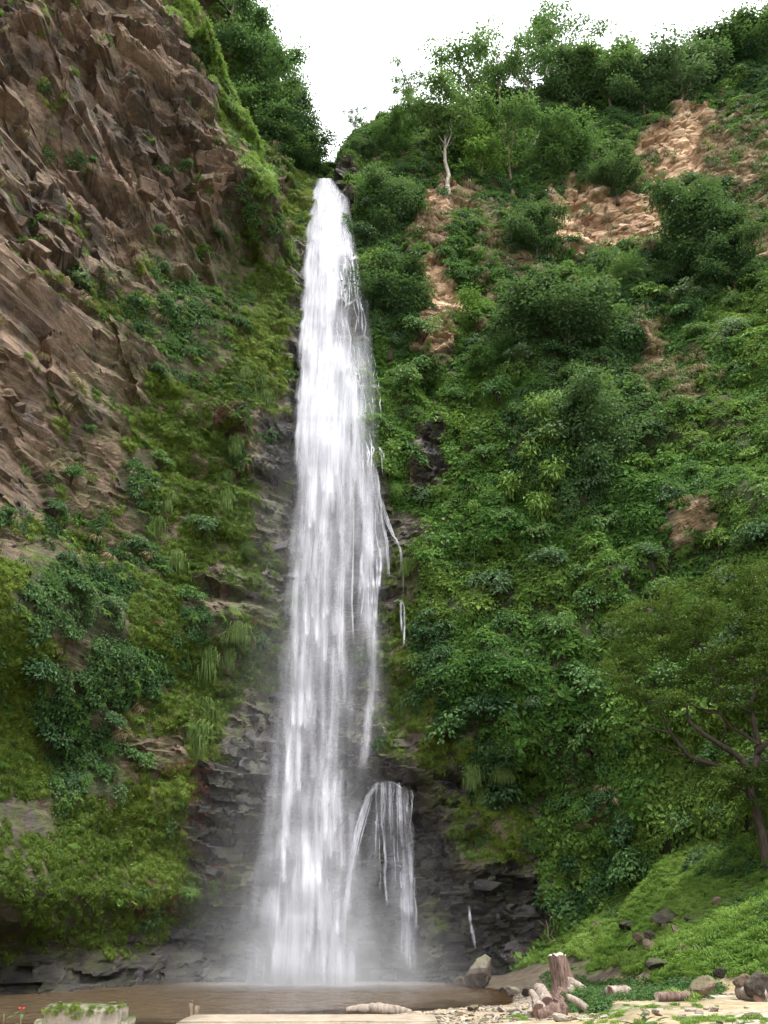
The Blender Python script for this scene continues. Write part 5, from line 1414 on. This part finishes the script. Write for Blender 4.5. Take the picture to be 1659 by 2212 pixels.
root_part(e4, [(300, 470), (322, 500), (318, 560)], z1, [.14, .12, .09], M['stump_bark'], lb, [-.05, -.15, -.2], 'fork')
e5 = bpy.data.objects.new('driftwood', None); COL.objects.link(e5); e5.location = lb
tag(e5, 'long curved bare root snaking over the beach grass', 'driftwood')
root_part(e5, [(325, 418), (375, 432), (430, 470), (480, 512), (540, 545), (590, 535), (640, 500), (700, 487), (745, 515)], z1, [.06, .09, .1, .1, .12, .11, .12, .1, .05], M['wood_grey'], lb, [-.1, -.2, -.3, -.4, -.4, -.3, -.2, -.1, -.1], 'stem')
root_part(e5, [(420, 462), (455, 500), (500, 530), (560, 555)], z1, [.06, .08, .07, .05], M['wood_grey'], lb, -.45, 'branch')
db_ = ground_hit(818, 2192)
e6 = bpy.data.objects.new('driftwood', None); COL.objects.link(e6); e6.location = db_
tag(e6, 'dark weathered plank of driftwood on the sand by the water', 'driftwood')
root_part(e6, [(745, 2181), (780, 2178), (820, 2177), (860, 2182), (893, 2187)], lambda a, b: (a, b), [.06, .12, .15, .13, .07], M['wood_grey'], db_, 0, 'plank', bump=.6)
for i, (a, b, c, d2) in enumerate([(700, 250, 760, 170), (690, 260, 800, 175), (740, 270, 735, 160), (780, 210, 850, 130), (720, 290, 700, 200), (640, 300, 720, 240), (760, 200, 765, 300)]):
    p = ground_hit(*z8(a, b + 30)); q = at(*z8(c, d2), p[1] + .2)
    g_ = Geo(); g_.tube(bez(p, q, .1, np.random.default_rng(i), 6, .05), np.linspace(.05, .02, 6), 6)
    for k in range(2):
        m_ = p + (q - p) * (.4 + .25 * k); g_.tube(bez(m_, m_ + np.array([(-1) ** k * .5, .1, .5]), .05, np.random.default_rng(i + 30 + k), 4, .06), np.linspace(.025, .01, 4), 5)
    tag(link('dead_branch', g_.mesh('dead_branch', M['bark_brown'])), 'thin bare dead branch caught at the foot of the wet wall', 'branch', 'dead branches at the slope foot')

# ------------------------------------------------------------------ concrete block, posts, slab
def box(g_, x0, x1, y0, y1, z0, z1_):
    g_.add([(x, y, z) for x in (x0, x1) for y in (y0, y1) for z in (z0, z1_)], [(0, 1, 3, 2), (4, 6, 7, 5), (0, 4, 5, 1), (2, 3, 7, 6), (0, 2, 6, 4), (1, 5, 7, 3)])
def rough_box(name, x0, x1, y0, y1, z0, z1_, mat, bev=.04, amp=.03, sub=5, parent=None, loc=(0, 0, 0)):
    bm = bmesh.new(); bmesh.ops.create_cube(bm, size=1.0)
    for v in bm.verts: v.co = Vector(((x0 + x1) / 2 + v.co.x * (x1 - x0), (y0 + y1) / 2 + v.co.y * (y1 - y0), (z0 + z1_) / 2 + v.co.z * (z1_ - z0)))
    bmesh.ops.bevel(bm, geom=list(bm.edges), offset=bev, segments=2, affect='EDGES')
    bmesh.ops.subdivide_edges(bm, edges=list(bm.edges), cuts=sub, use_grid_fill=True)
    C_ = np.array([v.co[:] for v in bm.verts])
    dn = amp * np.stack([fbm(C_[:, 1] * 4 + C_[:, 0] * 2, C_[:, 2] * 4 + C_[:, 0], 3 + k, 3) for k in range(3)], -1)
    for v, q in zip(bm.verts, C_ + dn): v.co = q - np.array(loc)
    me = bpy.data.meshes.new(name); bm.to_mesh(me); bm.free(); me.materials.append(mat)
    me.polygons.foreach_set('use_smooth', np.ones(len(me.polygons), bool))
    return link(name, me, parent, None if parent else loc)
def xat(px, py, d): return at(px, py, d)[0]
bd = 28.0
bx0, bx1, bt = xat(97, 2172, bd), xat(262, 2172, bd), at(180, 2172, bd)[2]
bl = (float((bx0 + bx1) / 2), bd, 0.0)
eb = bpy.data.objects.new('concrete_block', None); COL.objects.link(eb); eb.location = bl
tag(eb, 'old mossy concrete block with side steps at the pool edge', 'block')
rough_box('body', bx0, bx1, bd, bd + .9, -.3, bt, M['concrete'], .05, .03, 6, eb, bl)
rough_box('step', bx0 - .26, bx0 + .02, bd + .1, bd + .8, -.3, bt - .36, M['concrete'], .04, .03, 4, eb, bl)
rough_box('step', bx1 - .02, bx1 + .24, bd + .1, bd + .8, -.3, bt - .32, M['concrete'], .04, .03, 4, eb, bl)
for px, nm, k in ((131, 'pale pebble resting on top of the mossy concrete block', 'pale'), (242, 'brown lump of earth on the corner of the mossy concrete block', 'brown')):
    o = link('stone', RK[k][1], None, (xat(px, 2168, bd + .4), bd + .4, bt + .05), (0, 0, px), (.08 if k == 'pale' else .14, .08, .06)); tag(o, nm, 'stone')
rg = np.random.default_rng(8)
bpts = np.stack([rg.uniform(bx0, bx1, 46), bd + rg.uniform(-.02, .5, 46), bt - np.abs(rg.normal(0, .16, 46))], -1)
bpts[:, 1] = np.where(bpts[:, 2] < bt - .03, bd - .02, bpts[:, 1]); bpts[:, 2] = np.minimum(bpts[:, 2], bt)
scatter('block_moss', 'moss_clumps', bpts, np.tile([[0, -.5, .8]], (46, 1)), rg.uniform(.12, .32, 46), rg.uniform(.3, .9, 46), 'moss and small weeds growing on the concrete block', 1301, .3)
for i, (px, pt, rr_) in enumerate([(414, 2166, .065), (425, 2173, .085)]):
    q = at(px, pt, 28.6); g_ = Geo()
    zz = np.linspace(-.3, q[2], 8); g_.tube(np.stack([np.full(8, q[0]) + rg.normal(0, .008, 8), np.full(8, 28.6 + i * .05), zz], -1), np.linspace(rr_ * 1.1, rr_ * .9, 8), 10, bump=.2, seed=i)
    if i == 0: g_.tube(np.array([[q[0], 28.6, q[2]], [q[0] + .01, 28.6, q[2] + .07]]), [rr_ * .7, .015], 8)
    tag(link('wooden_post', g_.mesh('wooden_post', M['bark_brown'])), ['thin pointed wooden post beside a thicker one at the pool edge', 'thicker flat topped wooden post at the pool edge'][i], 'post', 'posts at the pool edge')
sx0, sx1 = xat(420, 2190, 27.9), xat(944, 2203, 26)
sl = rough_box('concrete_slab', sx0, sx1, 25.6, 27.9, .2, .64, M['slab'], .03, .02, 8, None, (float((sx0 + sx1) / 2), 26.7, .2))
tag(sl, 'long flat pale concrete slab at the edge of the beach', 'slab')

# ------------------------------------------------------------------ near plants
t = NT('petal_red'); M['petal'] = t.done(t.n('BsdfPrincipled', {'Base Color': (0.55, 0.02, 0.03, 1), 'Roughness': 0.5}).outputs[0])
def leafy_plant(name, loc, hgt, nl, size, label, cat, seed, mat, flower=None, wide=.5):
    rg = np.random.default_rng(seed)
    e_ = bpy.data.objects.new(name, None); COL.objects.link(e_); e_.location = loc
    tag(e_, label, cat)
    g_ = Geo(); st = bez(np.array([0, 0, -.1]), np.array([rg.uniform(-.1, .1), 0, hgt]), 0, rg, 8, .02); g_.tube(st, np.linspace(.016, .006, 8), 6)
    link('stem', g_.mesh('stem', M['bark_brown']), e_)
    k = rg.uniform(.15, 1, nl); C_ = np.stack([np.interp(k, np.linspace(0, 1, 8), st[:, j]) for j in range(3)], -1)
    th = rg.random(nl) * 6.28; A_ = np.stack([np.cos(th), np.sin(th), rg.uniform(-.1, .9, nl)], -1)
    C_ = C_ + A_ * np.array([1, 1, .2]) * .08 * wide
    L_ = rg.uniform(*size, nl)
    for j in range(nl):                                   # each leaf is a piece of its own: curved blade with a midrib fold
        a = norm(A_[j]); n_ = norm(np.array([0, 0, 1.0]) - a * a[2] + .2 * rnd_unit(rg, 1)[0]); s_ = np.cross(a, n_); l = L_[j]
        V = [C_[j]]
        for tt, ww, dz in ((.2, .22, .0), (.45, .32, -.02), (.75, .22, -.1)):
            m_ = C_[j] + a * l * tt + n_ * l * dz
            V += [m_ + s_ * ww * l * .5 + n_ * .06 * l, m_, m_ - s_ * ww * l * .5 + n_ * .06 * l]
        V.append(C_[j] + a * l - n_ * l * .22)
        F = [(0, 1, 2), (0, 2, 3), (1, 4, 5, 2), (2, 5, 6, 3), (4, 7, 8, 5), (5, 8, 9, 6), (7, 10, 8), (8, 10, 9)]
        link('leaf', mesh_np('leaf', V, F, mat, True), e_)
    if flower:
        g_ = Geo(); c = st[-1]
        for j in range(5):
            a = norm(np.array([math.cos(j * 1.257), math.sin(j * 1.257), .5])); s_ = norm(np.cross(a, [0, 0, 1.0])); r_ = flower
            g_.add([c, c + a * r_ * .6 + s_ * r_ * .4, c + a * r_ * 1.1, c + a * r_ * .6 - s_ * r_ * .4], [(0, 1, 2), (0, 2, 3)])
        link('flower', g_.mesh('flower', M['petal'], False), e_)
    return e_
fp = at(57, 2181, 17.0); gz_ = float(ground_z(np.array(fp[0]), np.array(fp[1])))
leafy_plant('flowering_plant', (fp[0], 17.0, gz_), fp[2] - gz_, 9, (.1, .2), 'slender plant with one red flower beside the concrete block', 'plant', 3, M['tree_mid'], .075)
for (px, py, sd_, lab) in [(92, 2203, 4, 'small leafy sprig below the red flower'), (8, 2190, 6, 'leafy sprig at the outer side of the red flower')]:
    q = at(px, py, 18.0); gz_ = float(ground_z(np.array(q[0]), np.array(q[1])))
    leafy_plant('leafy_sprig', (q[0], 18.0, gz_), max(.15, q[2] - gz_), 9, (.1, .18), lab, 'plant', sd_, M['tree_mid'])
for (px, py, sd_, lab) in [(1378, 2196, 7, 'broad leaved dark green plant in front of the curved root'), (1585, 2205, 8, 'broad leaved dark green plant in front of the dark faced log'), (1400, 2206, 9, 'low dark green seedling beside the broad leaved plant')]:
    q = at(px, py, 19.0); gz_ = float(ground_z(np.array(q[0]), np.array(q[1])))
    leafy_plant('broad_leaved_plant', (q[0], 19.0, gz_), max(.15, q[2] - gz_), 12, (.18, .32), lab, 'plant', sd_, M['tree_dark'], wide=1.0)

# leaning pale snag on the upper hillside
p, n_ = surf(1150, 322); q = at(1166, 284, p[1] - .5); g_ = Geo()
g_.tube(bez(p, q, .3, np.random.default_rng(2), 7, .03), np.linspace(.2, .1, 7), 7); g_.tube(bez((p + q) / 2, (p + q) / 2 + np.array([.8, 0, .2]), .1, np.random.default_rng(3), 4, .03), np.linspace(.08, .03, 4), 6)
tag(link('dead_snag', g_.mesh('dead_snag', M['bark_pale'])), 'short pale dead snag leaning out of the upper hillside', 'snag')

# ------------------------------------------------------------------ the spreading dark tree on the grassy slope
def zt(px, py): return (1300 + px * .3165) * .968, (1250 + py * .3165) * .968
base = ground_hit(*zt(1302, 2150))
et = bpy.data.objects.new('spreading_tree', None); COL.objects.link(et); et.location = base
tag(et, 'dark barked spreading tree with fine layered leaves leaning over the grassy slope', 'tree')
rg = np.random.default_rng(21)
LIMBS = [([(1312, 2200), (1270, 1950), (1225, 1780), (1175, 1640), (1195, 1500), (1235, 1380), (1240, 1280), (1205, 1150), (1185, 1010), (1230, 890), (1190, 760), (1110, 540)], [.27, .24, .22, .2, .19, .16, .14, .12, .1, .08, .06, .03], 0, 0),
 ([(1190, 1500), (1100, 1385), (1000, 1320), (860, 1230), (750, 1140), (735, 1030), (590, 1010), (450, 1000)], [.15, .14, .12, .1, .08, .05, .04, .02], -1.5, 1),
 ([(1185, 1520), (960, 1450), (760, 1390), (690, 1310), (610, 1200), (570, 1090), (430, 980), (330, 920)], [.12, .1, .085, .08, .06, .05, .04, .02], 1.0, 1),
 ([(605, 1215), (450, 1180), (380, 1150)], [.05, .035, .02], 1.2, 2), ([(720, 1370), (600, 1340), (520, 1325)], [.04, .03, .015], 1.0, 2),
 ([(1238, 1300), (1150, 1235), (1050, 1180), (960, 1080), (800, 1040), (680, 960)], [.1, .09, .07, .06, .04, .02], 2.0, 1), ([(1190, 1080), (1060, 1010), (960, 900), (900, 760)], [.07, .05, .04, .02], -2.0, 1),
 ([(1195, 780), (1060, 700), (920, 620), (780, 590), (600, 560)], [.06, .05, .04, .03, .015], -.5, 1), ([(1215, 900), (1330, 760), (1420, 560)], [.07, .05, .03], 1.0, 1), ([(1230, 1380), (1330, 1250), (1450, 1100), (1560, 1000)], [.09, .08, .06, .03], -1.0, 1),
 ([(1180, 1640), (1260, 1720), (1330, 1760)], [.05, .03, .02], -.5, 2), ([(1175, 1640), (1090, 1600), (1000, 1560)], [.05, .04, .02], -1.2, 2), ([(1150, 640), (1000, 420), (850, 300)], [.04, .03, .015], .8, 2), ([(1110, 540), (1120, 380), (1180, 230)], [.03, .02, .01], .5, 2), ([(985, 1310), (1010, 1180), (980, 1040)], [.06, .04, .02], -1.6, 2), ([(860, 640), (640, 420), (480, 330)], [.03, .02, .01], 1.4, 2)]
allp = []
for pts, rad, dz, lev in LIMBS:
    tt_ = np.linspace(0, 1, len(pts)); T_ = np.linspace(0, 1, 4 * len(pts))
    xx = np.interp(T_, tt_, [p[0] for p in pts]); yy = np.interp(T_, tt_, [p[1] for p in pts])
    dd = base[1] + dz * T_ ** .7 + .25 * np.cumsum(rg.normal(size=len(T_))) / 3 * (lev > 0)
    Q = np.array([at(*zt(a, b), c) for a, b, c in zip(xx, yy, dd)]) - base
    g_ = Geo(); g_.tube(Q, np.interp(T_, tt_, rad), 9 if lev < 2 else 6, bump=.15, seed=lev)
    link('trunk' if lev == 0 else 'limb', g_.mesh('limb', M['bark_dark']), et)
    allp.append(Q[len(Q) // 3 if lev == 0 else len(Q) // 4:])
allp = np.concatenate(allp)
def inside(px, py):
    if 1440 < py < 1760: return px > 880 + abs(py - 1600) * .6
    top = np.interp(px, [80, 250, 450, 700, 950, 1308, 1700], [560, 330, 200, 110, 40, -40, -60]); bot = np.interp(px, [80, 250, 450, 700, 950, 1308, 1700], [700, 960, 1080, 1030, 1000, 1150, 1300])
    return 80 < px < 1650 and top < py < bot
cs, rs = [], []
gt = Geo()
while len(cs) < 620:
    px, py = rg.uniform(80, 1650), rg.uniform(-60, 1760)
    if not inside(px, py): continue
    q = at(*zt(px, py), base[1] + rg.uniform(-3.2, 3.0)) - base
    k = np.argmin(np.linalg.norm(allp - q, axis=1)); a_ = allp[k]
    if np.linalg.norm(a_ - q) > 3.2: continue
    gt.tube(bez(a_, q, .1, rg, 5, .05), np.linspace(.022, .007, 5), 4, cap=False)
    cs.append(q); rs.append(rg.uniform(.45, .95))
    cs.append(a_ * .35 + q * .65); rs.append(rg.uniform(.3, .6))
link('twigs', gt.mesh('twigs', M['bark_dark']), et)
V, F = crown_leaves(rg, cs, rs, 85, (.09, .2), .3, .2, (.35, .55))
link('crown', mesh_np('crown', V, F, M['acacia']), et)
